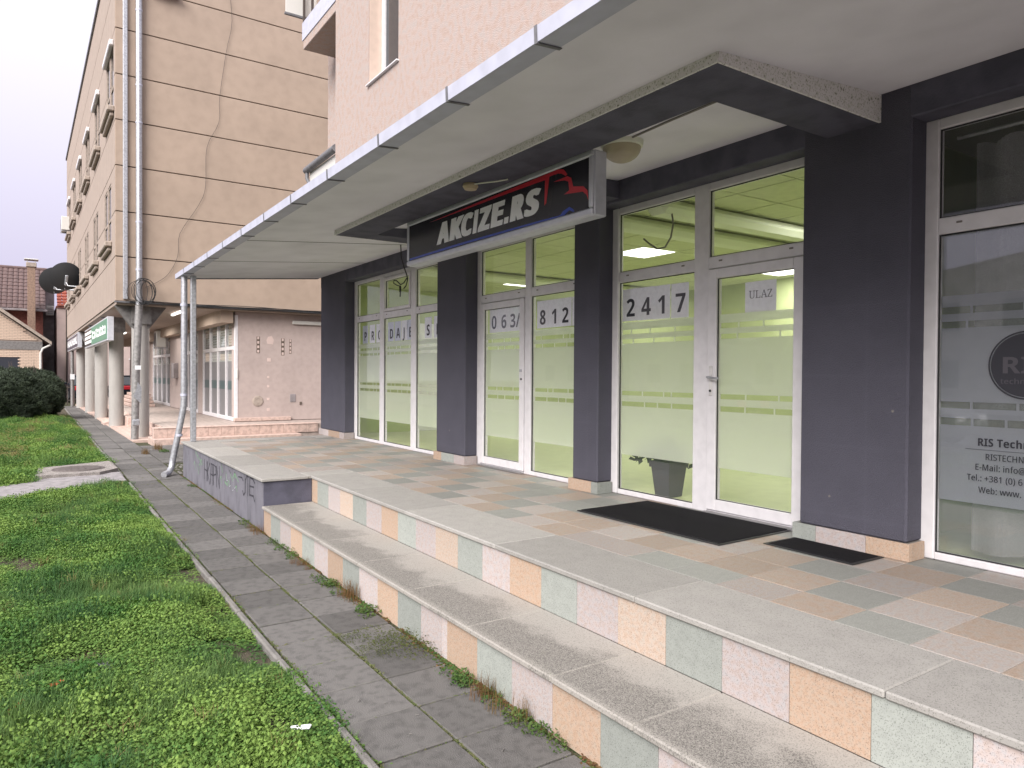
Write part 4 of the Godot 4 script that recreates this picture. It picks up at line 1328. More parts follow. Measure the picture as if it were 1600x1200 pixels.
func sign_box(called: String, label: String, at: Transform3D, xs: Array, y0: float, y1: float, green: bool) -> void:
	var o := at * Vector3(xs[1], y0, 0)
	var s := thing(called, label, "sign", o)
	offs[s] = Vector3.ZERO
	s.transform = at * Transform3D(Basis(), Vector3.ZERO)
	var x0: float = xs[0]
	var x1: float = xs[1]
	obj("case", boxed(x0, x1, y0, y1, -0.17, -0.015, 0.01), M.sign_silver, s)
	if green:
		var m := lerpf(x0, x1, 0.36)
		obj("face", boxed(m + 0.03, x1 - 0.05, y0 + 0.05, y1 - 0.05, -0.02, -0.006), M.sign_green, s)
		obj("face", boxed(x0 + 0.05, m, y0 + 0.05, y1 - 0.05, -0.02, -0.006), M.sign_black, s)
		var t := Mb.new()
		for q in [[0.1, 0.28], [0.34, 0.36], [0.42, 0.6], [0.64, 0.78], [0.8, 0.96]]:
			var a := lerpf(m + 0.05, x1 - 0.2, q[0])
			var c := lerpf(m + 0.05, x1 - 0.2, q[1])
			t.span(a, c, y0 + 0.2, y0 + 0.27, -0.006, 0.0)
			t.span(a, a + 0.14, y0 + 0.27, y0 + 0.46, -0.006, 0.0)
			t.span(c - 0.14, c, y0 + 0.27, y0 + 0.42, -0.006, 0.0)
			t.span(a + 0.14, c - 0.14, y0 + 0.36, y0 + 0.42, -0.006, 0.0)
		for j in 3:
			for k in 5:
				var a := x0 + 0.3 + 0.58 * k
				t.span(a, a + 0.44, y0 + 0.12 + 0.15 * j, y0 + 0.22 + 0.15 * j, -0.006, 0.0)
		obj("faded_letters", t, M.white_print, s)
	else:
		obj("face", boxed(x0 + 0.05, x1 - 0.05, y0 + 0.05, y1 - 0.05, -0.02, -0.006), M.sign_purple, s)
		var t := Mb.new()
		for k in 8:
			var a := x0 + 0.5 + 0.9 * k
			t.span(a, a + 0.2, y0 + 0.17, y0 + 0.47, -0.006, 0.0)
			t.span(a + 0.2, a + 0.75, y0 + (0.17 if k % 2 else 0.28), y0 + (0.25 if k % 2 else 0.36), -0.006, 0.0)
			t.span(a + 0.75, a + 0.9, y0 + 0.17, y0 + 0.47, -0.006, 0.0)
		obj("faded_letters", t, M.litter_white, s)

# ---------------------------------------------------------------- houses at the end of the pavement
func build_far_houses() -> void:
	var h := thing("brick_house", "pale brick house with brown tiled roof and tall brick chimney behind the round bush", "house", Vector3(-47, G, 6))
	var yz := Basis(Vector3(0, 0, 1), Vector3.UP, Vector3.RIGHT)
	obj("wall", boxed(-52, -46.05, G, 2.8, 3.98, 12), M.brick_joint, h)
	var gb := Mb.new()
	gb.prism(PackedVector2Array([Vector2(3.98, 2.8), Vector2(12, 2.8), Vector2(12, 7.0), Vector2(9.2, 6.85)]), 5.9, Transform3D(yz, Vector3(-51.95, 0, 0)))
	obj("gable", gb, M.brick_joint, h)
	var bk := Mb.new()
	for r in 60:
		var y := G + 0.02 + 0.083 * r
		if y > 2.25 and y < 2.72:
			continue
		var z := 3.99 + (0.12 if r % 2 else 0.0)
		while z < 8.6:
			var edge := 2.8 + (z - 3.98) * 0.775
			if y + 0.07 < edge and not (y < 1.86 and z > 4.85 and z < 7.4):
				bk.span(-46.06, -46.0 + rng.randf_range(-0.006, 0.006), y, y + 0.068, z, z + 0.228)
			z += 0.24
	var bo := obj("brick", bk, M.brick_pale, h)
	bo.set_meta("kind", "stuff")
	obj("lintel_band", boxed(-46.1, -45.97, 2.27, 2.72, 3.96, 9.0, 0.01), M.haunch_concrete, h)
	obj("garage_opening", boxed(-46.12, -46.03, G, 1.86, 5.0, 7.4), M.window_dark, h)
	var vr := Mb.new()
	vr.prism(PackedVector2Array([Vector2(3.55, 2.55), Vector2(3.55, 2.72), Vector2(9.3, 7.12), Vector2(9.3, 6.93)]), 6.3, Transform3D(yz, Vector3(-51.9, 0, 0)))
	obj("verge_board", vr, M.ledge, h)
	var gp := Mb.new()
	gp.tube([Vector3(-45.9, 2.55, 3.6), Vector3(-45.9, 2.35, 3.95), Vector3(-45.9, 2.1, 4.05), Vector3(-45.9, G, 4.05)], 0.06, 8)
	obj("downpipe", gp, M.ac_white, h)
	obj("rear_wall", boxed(-58, -49.9, G, 4.65, 3.9, 14), M.brick_red, h)
	# the big tiled slope that faces the street
	var e := Vector3(-49.4, 4.68, 3.76)
	var run := Vector3(-3.5, 2.68, 0)
	var slope := run.normalized()
	var len := run.length()
	var deck := Mb.new()
	deck.quad(e, e + run, e + run + Vector3(0, 0, 9), e + Vector3(0, 0, 9), Vector3(1, 1, 0))
	deck.quad(e, e + run, e + Vector3(-7, 0, 0), e + Vector3(-7, 0, 0), Vector3(0, 0, -1))
	obj("roof", deck, M.timber_dark, h)
	var tb := Mb.new()
	for k in 6:
		var a0 := PI * k / 6.0
		var a1 := PI * (k + 1) / 6.0
		var p := func(a: float, y: float) -> Vector3: return Vector3(0.135 * cos(a), y, 0.06 * sin(a) + (0.03 if y < 0.0 else 0.0))
		tb.quad(p.call(a0, -0.2), p.call(a1, -0.2), p.call(a1, 0.22), p.call(a0, 0.22), Vector3(cos((a0 + a1) / 2), 0, sin((a0 + a1) / 2)))
	for k in 6:
		var a0 := PI * k / 6.0
		var a1 := PI * (k + 1) / 6.0
		tb.quad(Vector3(0.135 * cos(a0), -0.2, 0.03 + 0.06 * sin(a0)), Vector3(0.135 * cos(a1), -0.2, 0.03 + 0.06 * sin(a1)), Vector3(0.135 * cos(a1), -0.2, 0.0), Vector3(0.135 * cos(a0), -0.2, 0.0), Vector3(0, -1, 0))
	var tm := tb.mesh()
	var nrm := Vector3(0, 0, -1).cross(slope).normalized()
	if nrm.y < 0:
		nrm = -nrm
	var bs := Basis(slope.cross(nrm), slope, nrm)
	for r in 11:
		for c in 16:
			var o := piece("roof_tile", tm, M.roof_brown, h, e + slope * (0.18 + 0.395 * r) + Vector3(0, 0, 0.15 + 0.262 * c) + nrm * 0.02)
			o.basis = bs
	var rg := Mb.new()
	rg.tube([e + run + Vector3(0, 0.06, -0.1), e + run + Vector3(0, 0.06, 9)], 0.12, 10)
	obj("ridge", rg, M.roof_brown, h)
	obj("eaves_gutter", boxed(-49.4, -49.25, 4.58, 4.7, 3.7, 12, 0.02), M.house_grey, h)
	obj("chimney", boxed(-49.3, -48.8, 3.0, 7.3, 4.27, 4.65, 0.01), M.chimney_brick, h)
	obj("chimney_collar", boxed(-49.36, -48.74, 7.05, 7.3, 4.21, 4.71, 0.02), M.ledge, h)
	for q in [[4.25, -49.3], [4.62, -49.3], [4.25, -48.85], [4.62, -48.85]]:
		obj("cowl_leg", boxed(q[1], q[1] + 0.05, 7.3, 7.45, q[0], q[0] + 0.05), M.ac_white, h)
	obj("cowl", boxed(-49.42, -48.68, 7.45, 7.51, 4.12, 4.8, 0.02), M.ac_white, h)

	var g := thing("grey_house", "narrow dark grey house side squeezed between brick house and pink house", "house", Vector3(-54, G, 3.5))
	obj("wall", boxed(-60, -53, G, 6.3, 3.28, 3.9, 0.02), M.house_grey, g)
	obj("roof", boxed(-60, -52.8, 6.3, 7.0, 3.4, 3.95, 0.05), M.timber_dark, g)
	var p := thing("pink_house", "pale pink rendered house with bright red roof at the far end of the arcade", "house", Vector3(-52, G, 0))
	obj("wall", boxed(-60, -50, G, 4.9, -12, 3.22, 0.02), M.house_pink, p)
	var pr := obj("roof", boxed(-60, -49.9, 4.9, 5.0, -12, 3.26), M.brick_red, p)
	for r in 6:
		for c in 14:
			obj("roof_tile", boxed(-50.35 - 0.3 * r, -49.82 - 0.3 * r, 5.0 + 0.21 * r, 5.16 + 0.21 * r, 3.2 - 0.26 * c - 0.25, 3.2 - 0.26 * c, 0.03), M.roof_red, pr)
	var dp := Mb.new()
	dp.tube([Vector3(-49.95, 4.9, 2.72), Vector3(-49.95, G, 2.72)], 0.05, 8)
	obj("downpipe", dp, M.timber_dark, p)
	for z in [-1.2, -4.0]:
		var wn := obj("window", boxed(-50.02, -49.98, 0.6, 1.9, z - 0.6, z + 0.6), M.window_dark, p)
		obj("frame", boxed(-50.0, -49.96, 1.88, 1.96, z - 0.66, z + 0.66), M.pvc, wn)
		obj("sill", boxed(-50.0, -49.9, 0.54, 0.6, z - 0.66, z + 0.66), M.pvc, wn)
	var a := thing("air_conditioner", "small white air conditioner on the narrow grey house wall below the red roof", "air conditioner", Vector3(-52.8, 4.5, 3.42))
	obj("casing", boxed(-52.98, -52.72, 4.6, 5.2, 3.3, 3.72, 0.03), M.ac_white, a)
	for k in 3:
		obj("fan_grille", boxed(-52.715, -52.7, 4.72 + 0.13 * k, 4.76 + 0.13 * k, 3.38, 3.64), M.house_grey, a)

	var f := thing("fence", "dark iron fence between the bush and the end of the arcade", "fence", Vector3(-42, G, 3.4))
	obj("rail", boxed(-42.03, -41.97, 0.3, 0.36, 2.62, 4.4), M.timber_dark, f)
	obj("rail", boxed(-42.03, -41.97, -0.35, -0.3, 2.62, 4.4), M.timber_dark, f)
	for k in 13:
		obj("picket", boxed(-42.02, -41.98, G, 0.42, 2.65 + 0.145 * k, 2.7 + 0.145 * k), M.timber_dark, f)
	var ps := thing("pole", "grey pole at the far corner of the office block below the purple sign", "pole", Vector3(-40.0, G, 2.83))
	var pb := Mb.new()
	pb.tube([Vector3(-40, G, 2.83), Vector3(-40, 2.75, 2.83)], 0.07, 12)
	obj("shaft", pb, M.old_pipe, ps)
	obj("notice", boxed(-39.92, -39.88, 0.75, 1.0, 2.74, 2.92), M.paper, ps)
	car(Vector3(-46.3, G, 2.02), 0.03, "car_dark", "dark hatchback with a red tail light, half behind the farthest column", "cars parked beyond the arcade")
	car(Vector3(-47.0, G, -0.3), 0.1, "car_dark", "dark car seen between the columns of the arcade", "cars parked beyond the arcade")

func car(at: Vector3, yaw: float, paint: String, label: String, group: String) -> void:
	var c := thing("parked_car", label, "car", at, group)
	offs[c] = Vector3.ZERO
	c.rotation.y = yaw
	var b := Mb.new()
	var side := PackedVector2Array([Vector2(-2.0, 0.3), Vector2(-2.05, 0.55), Vector2(-2.0, 0.8), Vector2(-1.05, 0.93), Vector2(1.6, 0.97), Vector2(1.98, 0.93), Vector2(2.05, 0.6), Vector2(2.0, 0.3), Vector2(1.6, 0.22), Vector2(-1.6, 0.22)])
	b.prism(side, 1.66, Transform3D(Basis(), Vector3(0, 0, -0.83)))
	obj("body", b, M[paint], c)
	var ca := Mb.new()
	var low := [Vector3(-1.1, 0.92, 0.8), Vector3(1.85, 0.96, 0.8)]
	var hi := [Vector3(-0.35, 1.42, 0.62), Vector3(1.35, 1.44, 0.62)]
	var q := func(v: Vector3, s: float) -> Vector3: return Vector3(v.x, v.y, v.z * s)
	for s in [-1.0, 1.0]:
		ca.quad(q.call(low[0], s), q.call(low[1], s), q.call(hi[1], s), q.call(hi[0], s), Vector3(0, 0.3, s))
	ca.quad(q.call(low[0], 1.0), q.call(low[0], -1.0), q.call(hi[0], -1.0), q.call(hi[0], 1.0), Vector3(-1, 1, 0))
	ca.quad(q.call(low[1], 1.0), q.call(low[1], -1.0), q.call(hi[1], -1.0), q.call(hi[1], 1.0), Vector3(1, 1, 0))
	obj("glasshouse", ca, M.window_dark, c)
	obj("roof", boxed(-0.4, 1.4, 1.42, 1.48, -0.64, 0.64, 0.03), M[paint], c)
	for s in [-1.0, 1.0]:
		for x in [-1.25, 1.28]:
			var w := Mb.new()
			w.lathe([Vector2(0.0, -0.1), Vector2(0.28, -0.1), Vector2(0.31, -0.06), Vector2(0.31, 0.06), Vector2(0.28, 0.1), Vector2(0.0, 0.1)], Vector3(x, 0.31, 0.76 * s), 18, Basis(Vector3.RIGHT, PI / 2))
			var wo := obj("wheel", w, M.tyre, c)
			var r := Mb.new()
			r.lathe([Vector2(0.19, 0.0), Vector2(0.15, 0.012), Vector2(0.0, 0.012)], Vector3(x, 0.31, 0.862 * s), 14, Basis(Vector3.RIGHT, PI / 2 * s))
			obj("rim", r, M.car_silver, wo)
		obj("tail_light", boxed(1.9, 2.06, 0.68, 0.9, 0.55 * s - 0.2, 0.55 * s + 0.2, 0.03), M.tail_light, c)
		obj("headlight", boxed(-2.05, -1.93, 0.6, 0.75, 0.55 * s - 0.2, 0.55 * s + 0.2, 0.03), M.litter_white, c)
		obj("mirror", boxed(-0.75, -0.6, 0.95, 1.08, 0.86 * s - 0.08, 0.86 * s + 0.08, 0.03), M[paint], c)
	obj("number_plate", boxed(2.04, 2.06, 0.5, 0.6, -0.26, 0.26), M.litter_white, c)

# ---------------------------------------------------------------- the other side of the street, which the shop windows mirror
func build_across() -> void:
	var r := Mb.new()
	r.span(-110, 50, G - 0.2, G - 0.03, 12.4, 19.5)
	tag(obj("road", r, M.asphalt), "grey asphalt road beyond the lawn", "road", "", "structure")
	var k := Mb.new()
	k.span(-110, 50, G - 0.2, G + 0.08, 12.2, 12.39, 0.01)
	tag(obj("road_kerb", k, M.kerb0), "concrete kerb between lawn and road", "kerb", "", "structure")
	for i in 5:
		car(Vector3(-16.0 + 6.1 * i, G, 13.6), PI * (i % 2), ["car_dark", "car_silver", "car_red", "car_silver", "car_dark"][i], ["dark car parked across the lawn, farthest down the road", "silver car parked across the lawn beside the dark one", "red car parked across the lawn from the steps", "silver car parked across the lawn opposite the matted door", "dark car parked across the lawn opposite the grey curtain"][i], "cars parked along the road")
	for j in 3:
		var x0: float = [-52.0, -18.0, 9.0][j]
		var x1: float = [-21.0, 6.0, 40.0][j]
		var ht: float = [6.0, 7.6, 6.6][j]
		var b := thing("far_block", ["pale long building across the road at left", "pale gabled building straight across the road from the shop", "pale building across the road at right"][j], "building", Vector3((x0 + x1) / 2, G, 34))
		var m := Mb.new()
		m.prism(PackedVector2Array([Vector2(x0, G), Vector2(x1, G), Vector2(x1, ht - 1.6), Vector2((x0 + x1) / 2, ht), Vector2(x0, ht - 1.6)]), 9.0, Transform3D(Basis(), Vector3(0, 0, 31)))
		obj("wall", m, M.far_wall, b)
		var n := int((x1 - x0) / 3.0)
		for i in n:
			for f in 2:
				var wx := x0 + 1.5 + 3.0 * i
				var wn := obj("window", boxed(wx - 0.6, wx + 0.6, 0.6 + 2.7 * f, 1.9 + 2.7 * f, 30.95, 31.05), M.window_dark, b)
				if f == 0:
					obj("sill", boxed(wx - 0.7, wx + 0.7, 0.52, 0.6, 30.85, 31.0), M.pvc, wn)

# ---------------------------------------------------------------- sign over the door
func poly(xy: Array) -> PackedVector2Array:
	var p := PackedVector2Array()
	for i in range(0, xy.size(), 2):
		p.append(Vector2(xy[i], xy[i + 1]))
	return p

func build_sign() -> void:
	var s := thing("shop_sign", "long black sign in a silver case reading AKCIZE.RS with a red truck outline", "sign", Vector3(-5.35, 2.24, 1.03))
	var t := Transform3D(Basis(), Vector3.ZERO)
	var x0 := -6.86
	var x1 := -3.86
	var y0 := 2.242
	var y1 := 2.706
	obj("case", boxed(x0, x1, y0, y1, 0.96, 1.075, 0.008), M.sign_silver, s)
	var f := Mb.new()
	f.span(x0, x1, y0, y0 + 0.052, 1.0755, 1.1, 0.01)
	f.span(x0, x1, y1 - 0.05, y1, 1.0755, 1.1, 0.01)
	f.span(x0, x0 + 0.045, y0 + 0.052, y1 - 0.045, 1.0755, 1.099, 0.01)
	f.span(x1 - 0.045, x1, y0 + 0.052, y1 - 0.045, 1.0755, 1.099, 0.01)
	obj("frame", f, M.sign_silver, s)
	obj("face", boxed(x0 + 0.043, x1 - 0.043, y0 + 0.05, y1 - 0.043, 1.076, 1.09), M.sign_black, s)
	var w := Mb.new()
	for q in [["A", -6.2, -5.955], ["K", -5.945, -5.705], ["C", -5.738, -5.535], ["Z", -5.427, -5.234], ["E", -5.215, -5.025], ["R", -4.915, -4.715], ["S", -4.712, -4.515]]:
		glyph(w, q[0], q[1], q[2], 2.37, 0.202, 0.2, 1.0905)
	w.prism(poly([-5.516, 2.37, -5.45, 2.37, -5.41, 2.572, -5.476, 2.572]), 0.002, Transform3D(Basis(), Vector3(0, 0, 1.0905)))
	w.prism(poly([-5.005, 2.37, -4.94, 2.37, -4.93, 2.422, -4.995, 2.422]), 0.002, Transform3D(Basis(), Vector3(0, 0, 1.0905)))
	obj("lettering", w, M.white_print, s)
	var r := Mb.new()
	var zt := Transform3D(Basis(), Vector3(0, 0, 1.0903))
	r.prism(poly([-6.353, 2.618, -4.260, 2.654, -4.197, 2.638, -4.151, 2.592, -4.171, 2.584, -4.220, 2.612, -4.267, 2.624, -4.372, 2.624, -4.410, 2.430, -4.435, 2.416, -4.426, 2.611, -5.064, 2.616, -5.715, 2.615]), 0.0012, zt)
	r.prism(poly([-4.322, 2.572, -4.151, 2.578, -4.105, 2.555, -4.082, 2.487, -3.965, 2.464, -3.92, 2.425, -3.908, 2.353, -3.929, 2.395, -3.972, 2.427, -4.187, 2.451, -4.127, 2.469, -4.138, 2.535, -4.189, 2.555]), 0.0012, zt)
	obj("red_outline", r, M.sign_red, s)
	var bl := Mb.new()
	bl.prism(poly([-6.8, 2.318, -5.711, 2.322, -4.509, 2.311, -4.263, 2.304, -4.232, 2.306, -4.201, 2.328, -4.125, 2.347, -4.08, 2.322, -4.065, 2.304, -4.08, 2.302, -4.125, 2.323, -4.185, 2.296, -4.263, 2.295, -4.509, 2.296, -5.711, 2.302, -6.8, 2.297]), 0.0012, zt)
	obj("blue_outline", bl, M.sign_blue, s)

# ---------------------------------------------------------------- small things on and about the front
func sheet(x0: float, x1: float, y0: float, y1: float, s: String, tx: float, label: String, cap := 0.15, face := "Droid Sans Bold", ink := "ink", pm := "paper", ty := 1.652) -> void:
	var z := ZW - 0.0305
	var o := thing("paper_sheet", label, "paper sheet", Vector3((x0 + x1) / 2, y0, z), "paper sheets taped inside the shop windows")
	obj("paper", boxed(x0, x1, y0, y1, z - 0.0005, z), M[pm], o)
	if s:
		var b := Mb.new()
		letters(b, s, face, cap, Transform3D(Basis(), Vector3(tx, ty, z + 0.0002)), 1.0, 0.0, 0.0004)
		obj("letter", b, M[ink], o)

func build_small_things() -> void:
	var m := thing("doormat", "large black rubber doormat in front of the door marked ULAZ", "doormat", Vector3(-3.8, 0, 0.25), "black doormats")
	m.rotation.y = 0.02
	offs[m] = Vector3.ZERO
	obj("pile", boxed(-0.69, 0.69, 0.003, 0.015, -0.36, 0.4, 0.004), M.black_rubber, m)
	obj("edging", boxed(-0.715, 0.715, 0.0025, 0.008, -0.385, 0.425, 0.003), M.mat_edge, m)
	m = thing("doormat", "small thin black doormat at the foot of the widest pillar", "doormat", Vector3(-2.645, 0, 0.2), "black doormats")
	m.rotation.y = -0.015
	offs[m] = Vector3.ZERO
	obj("pile", boxed(-0.29, 0.29, 0.003, 0.011, -0.145, 0.145, 0.003), M.black_rubber, m)
	obj("edging", boxed(-0.315, 0.315, 0.0025, 0.007, -0.168, 0.168, 0.002), M.mat_edge, m)

	var L := [["P", -11.17, "paper_blue", "ink"], ["R", -10.87, "paper", "ink_grey"], ["O", -10.6, "paper", "ink_grey"], ["D", -10.15, "paper_blue", "ink"], ["A", -9.9, "paper_blue", "ink_grey"], ["J", -9.66, "paper", "ink_grey"], ["E", -9.47, "paper_blue", "ink"], ["S", -8.9, "paper", "ink_grey"], ["E", -8.62, "paper", "ink"]]
	for k in 9:
		var q: Array = L[k]
		var hw: float = 0.105 if k < 4 or k > 6 else 0.112
		sheet(q[1] - hw, minf(q[1] + hw, [-10.52, -10.52, -10.52, -9.4, -9.4, -9.4, -9.4, -8.35, -8.35][k]), 1.61, 1.905, q[0], q[1] - 0.05, ["sheet with a bold letter P, first in the three-part window", "white sheet with letter R after the bold P", "white sheet with letter O at the end of the first pane", "sheet with letter D, first in the middle pane", "sheet with letter A between D and J", "white sheet with letter J between A and E", "sheet with letter E beside the second mullion", "white sheet with letter S alone in the third pane", "white sheet with letter E cut off by the pillar"][k], 0.148, "Droid Sans Bold", "ink", q[2])
	L = [["0", -7.19, "ink"], ["6", -6.98, "ink_grey"], ["3", -6.79, "ink_grey"], ["/", -6.67, "ink_grey"], ["8", -6.21, "ink_grey"], ["1", -6.0, "ink_grey"], ["2", -5.82, "ink"], ["-", -5.6, "ink_grey"]]
	for k in 8:
		var q: Array = L[k]
		var y: float = 1.608 if k < 4 else 1.615
		sheet(q[1] - 0.1, minf(q[1] + (0.11 if k != 3 else 0.06), -6.6 if k < 4 else -5.53), y, y + 0.295, q[0], q[1] - 0.055, ["white sheet with digit zero at the left of the inner door", "white sheet with digit six on the inner door", "white sheet with digit three on the inner door", "narrow sheet with a slash at the edge of the inner door", "white sheet with digit eight right of the inner door", "white sheet with digit one between eight and two", "white sheet with digit two beside the narrow pillar", "narrow sheet with a dash half hidden by the narrow pillar"][k], 0.155, "Droid Sans Bold", q[2])
	L = [["2", -4.85, "ink"], ["4", -4.65, "ink_grey"], ["1", -4.45, "ink_grey"], ["7", -4.24, "ink_grey"]]
	for k in 4:
		var q: Array = L[k]
		sheet(q[1] - 0.1, q[1] + 0.1, 1.612 - 0.003 * k, 1.908 - 0.003 * k, q[0], q[1] - 0.055, ["white sheet with digit two, first above the potted plant", "white sheet with digit four, second above the potted plant", "white sheet with digit one, third above the potted plant", "white sheet with digit seven next to the entrance door"][k], 0.16, "Droid Sans Bold", q[2])
	sheet(-3.57, -3.29, 1.6, 1.833, "ULAZ", -3.535, "white sheet reading ULAZ on the entrance door", 0.058, "Droid Serif", "ink_grey", "paper", 1.705)

	for q in [[-2.72, 0.32, "pale chip low on the widest pillar above the small doormat"], [-2.31, 0.9, "pale chip halfway up the right edge of the widest pillar"], [-7.9, 0.4, "pale chip low on the pillar between the three-part window and inner door"]]:
		var ch := Mb.new()
		ch.lathe([Vector2(0.0, 0.002), Vector2(0.006, 0.0015), Vector2(0.009, 0.0)], Vector3(q[0], q[1], 0.0), 7, Basis(Vector3.RIGHT, PI / 2))
		tag(obj("paint_chip", ch, M.kerb0), q[2], "paint chip", "pale chips in the dark render")
	var lp := thing("ceiling_lamp", "round grimy glass bulkhead lamp under the canopy right of the sign", "lamp", Vector3(-3.85, 2.8, 0.83))
	var bd := Mb.new()
	bd.lathe([Vector2(0.0, 0.0), Vector2(0.155, 0.0), Vector2(0.15, -0.035), Vector2(0.14, -0.04), Vector2(0.0, -0.04)], Vector3(-3.85, 2.795, 0.83), 28)
	obj("base_ring", bd, M.interior_white, lp)
	var gl := Mb.new()
	var pf := []
	for k in 9:
		var a := PI / 2 * k / 8.0
		pf.append(Vector2(0.138 * cos(a), -0.041 - 0.105 * sin(a)))
	gl.lathe(pf, Vector3(-3.85, 2.795, 0.83), 28)
	obj("glass_bowl", gl, M.lamp_glass, lp)
	var bu := Mb.new()
	bu.lathe([Vector2(0, -0.11), Vector2(0.03, -0.1), Vector2(0.035, -0.07), Vector2(0.015, -0.04)], Vector3(-3.85, 2.795, 0.83), 14)
	obj("bulb", bu, M.litter_white, lp)
	var lc := Mb.new()
	lc.tube([Vector3(-3.75, 2.786, 0.86), Vector3(-3.3, 2.781, 0.9), Vector3(-2.78, 2.779, 0.92)], 0.008, 6)
	tag(obj("lamp_cable", lc, M.plinth_joint), "brown cable running along the canopy from the round lamp", "cable")
	var se := thing("motion_sensor", "small yellowed sensor under the beam above the black sign", "sensor", Vector3(-5.1, 2.67, 1.36))
	var sb := Mb.new()
	sb.lathe([Vector2(0.0, 0.0), Vector2(0.06, 0.0), Vector2(0.066, -0.02), Vector2(0.05, -0.045), Vector2(0.0, -0.05)], Vector3(-5.1, 2.684, 1.36), 16)
	obj("housing", sb, mat("sensor_yellow", lin(0.45, 0.37, 0.24), 0.5), se)
	var sc := Mb.new()
	sc.tube([Vector3(-5.05, 2.672, 1.36), Vector3(-4.95, 2.664, 1.34), Vector3(-4.83, 2.662, 1.27), Vector3(-4.78, 2.678, 1.2)], 0.006, 6)
	obj("lead", sc, M.interior_white, se)
	var wc := thing("loose_wire", "loose black wire hanging from the beam before the three-part window", "wire", Vector3(-8.6, 2.3, 0.3))
	var wb := Mb.new()
	var wp := [Vector3(-8.72, 2.83, 0.3), Vector3(-8.7, 2.66, 0.3), Vector3(-8.62, 2.53, 0.3), Vector3(-8.54, 2.42, 0.3), Vector3(-8.5, 2.36, 0.3), Vector3(-8.55, 2.27, 0.3), Vector3(-8.62, 2.24, 0.3)]
	wb.tube(wp, 0.008, 6)
	wb.tube([Vector3(-8.52, 2.37, 0.3), Vector3(-8.6, 2.31, 0.31), Vector3(-8.72, 2.3, 0.3), Vector3(-8.85, 2.37, 0.3), Vector3(-8.93, 2.38, 0.3), Vector3(-8.94, 2.34, 0.3), Vector3(-8.82, 2.3, 0.3), Vector3(-8.72, 2.28, 0.3), Vector3(-8.73, 2.14, 0.3)], 0.008, 6)
	obj("strand", wb, M.black_cable, wc)
	obj("connector", boxed(-8.745, -8.715, 2.2, 2.28, 0.29, 0.31, 0.004), M.black_cable, wc)
	var iw := Mb.new()
	iw.tube([Vector3(-4.62, 2.6, -0.5), Vector3(-4.6, 2.5, -0.5), Vector3(-4.63, 2.38, -0.5), Vector3(-4.7, 2.3, -0.5), Vector3(-4.8, 2.3, -0.5), Vector3(-4.9, 2.36, -0.5), Vector3(-4.98, 2.42, -0.5)], 0.009, 6)
	tag(obj("dangling_cable", iw, M.plinth_joint), "grey cable dangling inside behind the transom above digits 2417", "cable")

	var pt := thing("potted_plant", "dark square plant pot with a trailing plant inside the entrance window", "potted plant", Vector3(-4.63, 0, -0.5))
	var pb := Mb.new()
	var ring := func(h: float, w: float) -> Array: return [Vector3(-4.63 - w, h, -0.5 - w), Vector3(-4.63 + w, h, -0.5 - w), Vector3(-4.63 + w, h, -0.5 + w), Vector3(-4.63 - w, h, -0.5 + w)]
	var prof := [[0.0, 0.085], [0.265, 0.112], [0.266, 0.125], [0.32, 0.128], [0.32, 0.112], [0.28, 0.11]]
	for i in prof.size() - 1:
		var a: Array = ring.call(prof[i][0], prof[i][1])
		var c: Array = ring.call(prof[i + 1][0], prof[i + 1][1])
		for k in 4:
			var o: Vector3 = (a[k] + a[(k + 1) % 4]) / 2 - Vector3(-4.63, 0, -0.5)
			if i == 4:
				o = -o
			o.y = 0.2 if i != 3 else 1.0
			if i == 1:
				o = Vector3(0, -1, 0)
			if i == 3:
				o = Vector3(0, 1, 0)
			pb.quad(a[k], a[(k + 1) % 4], c[(k + 1) % 4], c[k], o)
	obj("pot", pb, M.pot, pt)
	obj("earth", boxed(-4.738, -4.522, 0.25, 0.285, -0.608, -0.392), M.soil, pt)
	var lv := Mb.new()
	var stems := Mb.new()
	for k in 16:
		var a := rng.randf() * TAU
		var out := Vector3(cos(a), 0, sin(a) * 0.5)
		if k > 10:
			out = Vector3(-1.0, 0, 0.25 * (k - 13))
		var p0 := Vector3(-4.63, 0.285, -0.5) + out * 0.05
		var p1 := p0 + out * 0.12 + Vector3(-0.05 if k < 6 else 0.0, rng.randf_range(0.1, 0.3) if k < 11 else 0.07, 0)
		var p2 := p1 + out * 0.14 + Vector3(-0.1 if k < 6 else 0.02, rng.randf_range(-0.2, 0.05) if k < 11 else -0.03, 0)
		stems.tube([p0, p1, p2], 0.004, 5)
		for j in 9:
			var q: Vector3 = p1.lerp(p2, j / 8.0) if j > 2 else p0.lerp(p1, 0.4 + 0.2 * j)
			lv.xf = Transform3D(Basis.from_euler(Vector3(rng.randf_range(-1, 1), rng.randf() * TAU, rng.randf_range(-1, 1))), q)
			lv.quad(Vector3.ZERO, Vector3(0.024, 0.006, 0.04), Vector3(0, 0, 0.085), Vector3(-0.024, 0.006, 0.04), Vector3.UP)
	obj("foliage", lv, M.plant_leaf, pt)
	obj("stem", stems, M.plant_leaf, pt)

	# litter
	var lf := [[-7.87, 4.2, "leaf_red", "red fallen leaf on the lawn farthest from the camera side"], [-4.23, 4.26, "leaf_red", "red fallen leaf at the left middle of the lawn"], [-4.1, 4.45, "leaf_red", "orange fallen leaf at the left edge of the lawn"], [-3.77, 4.48, "leaf_brown", "brown fallen leaf at the lower left edge of the lawn"], [-4.33, 4.06, "ink_grey", "dark grey scrap lying in the middle of the lawn"]]
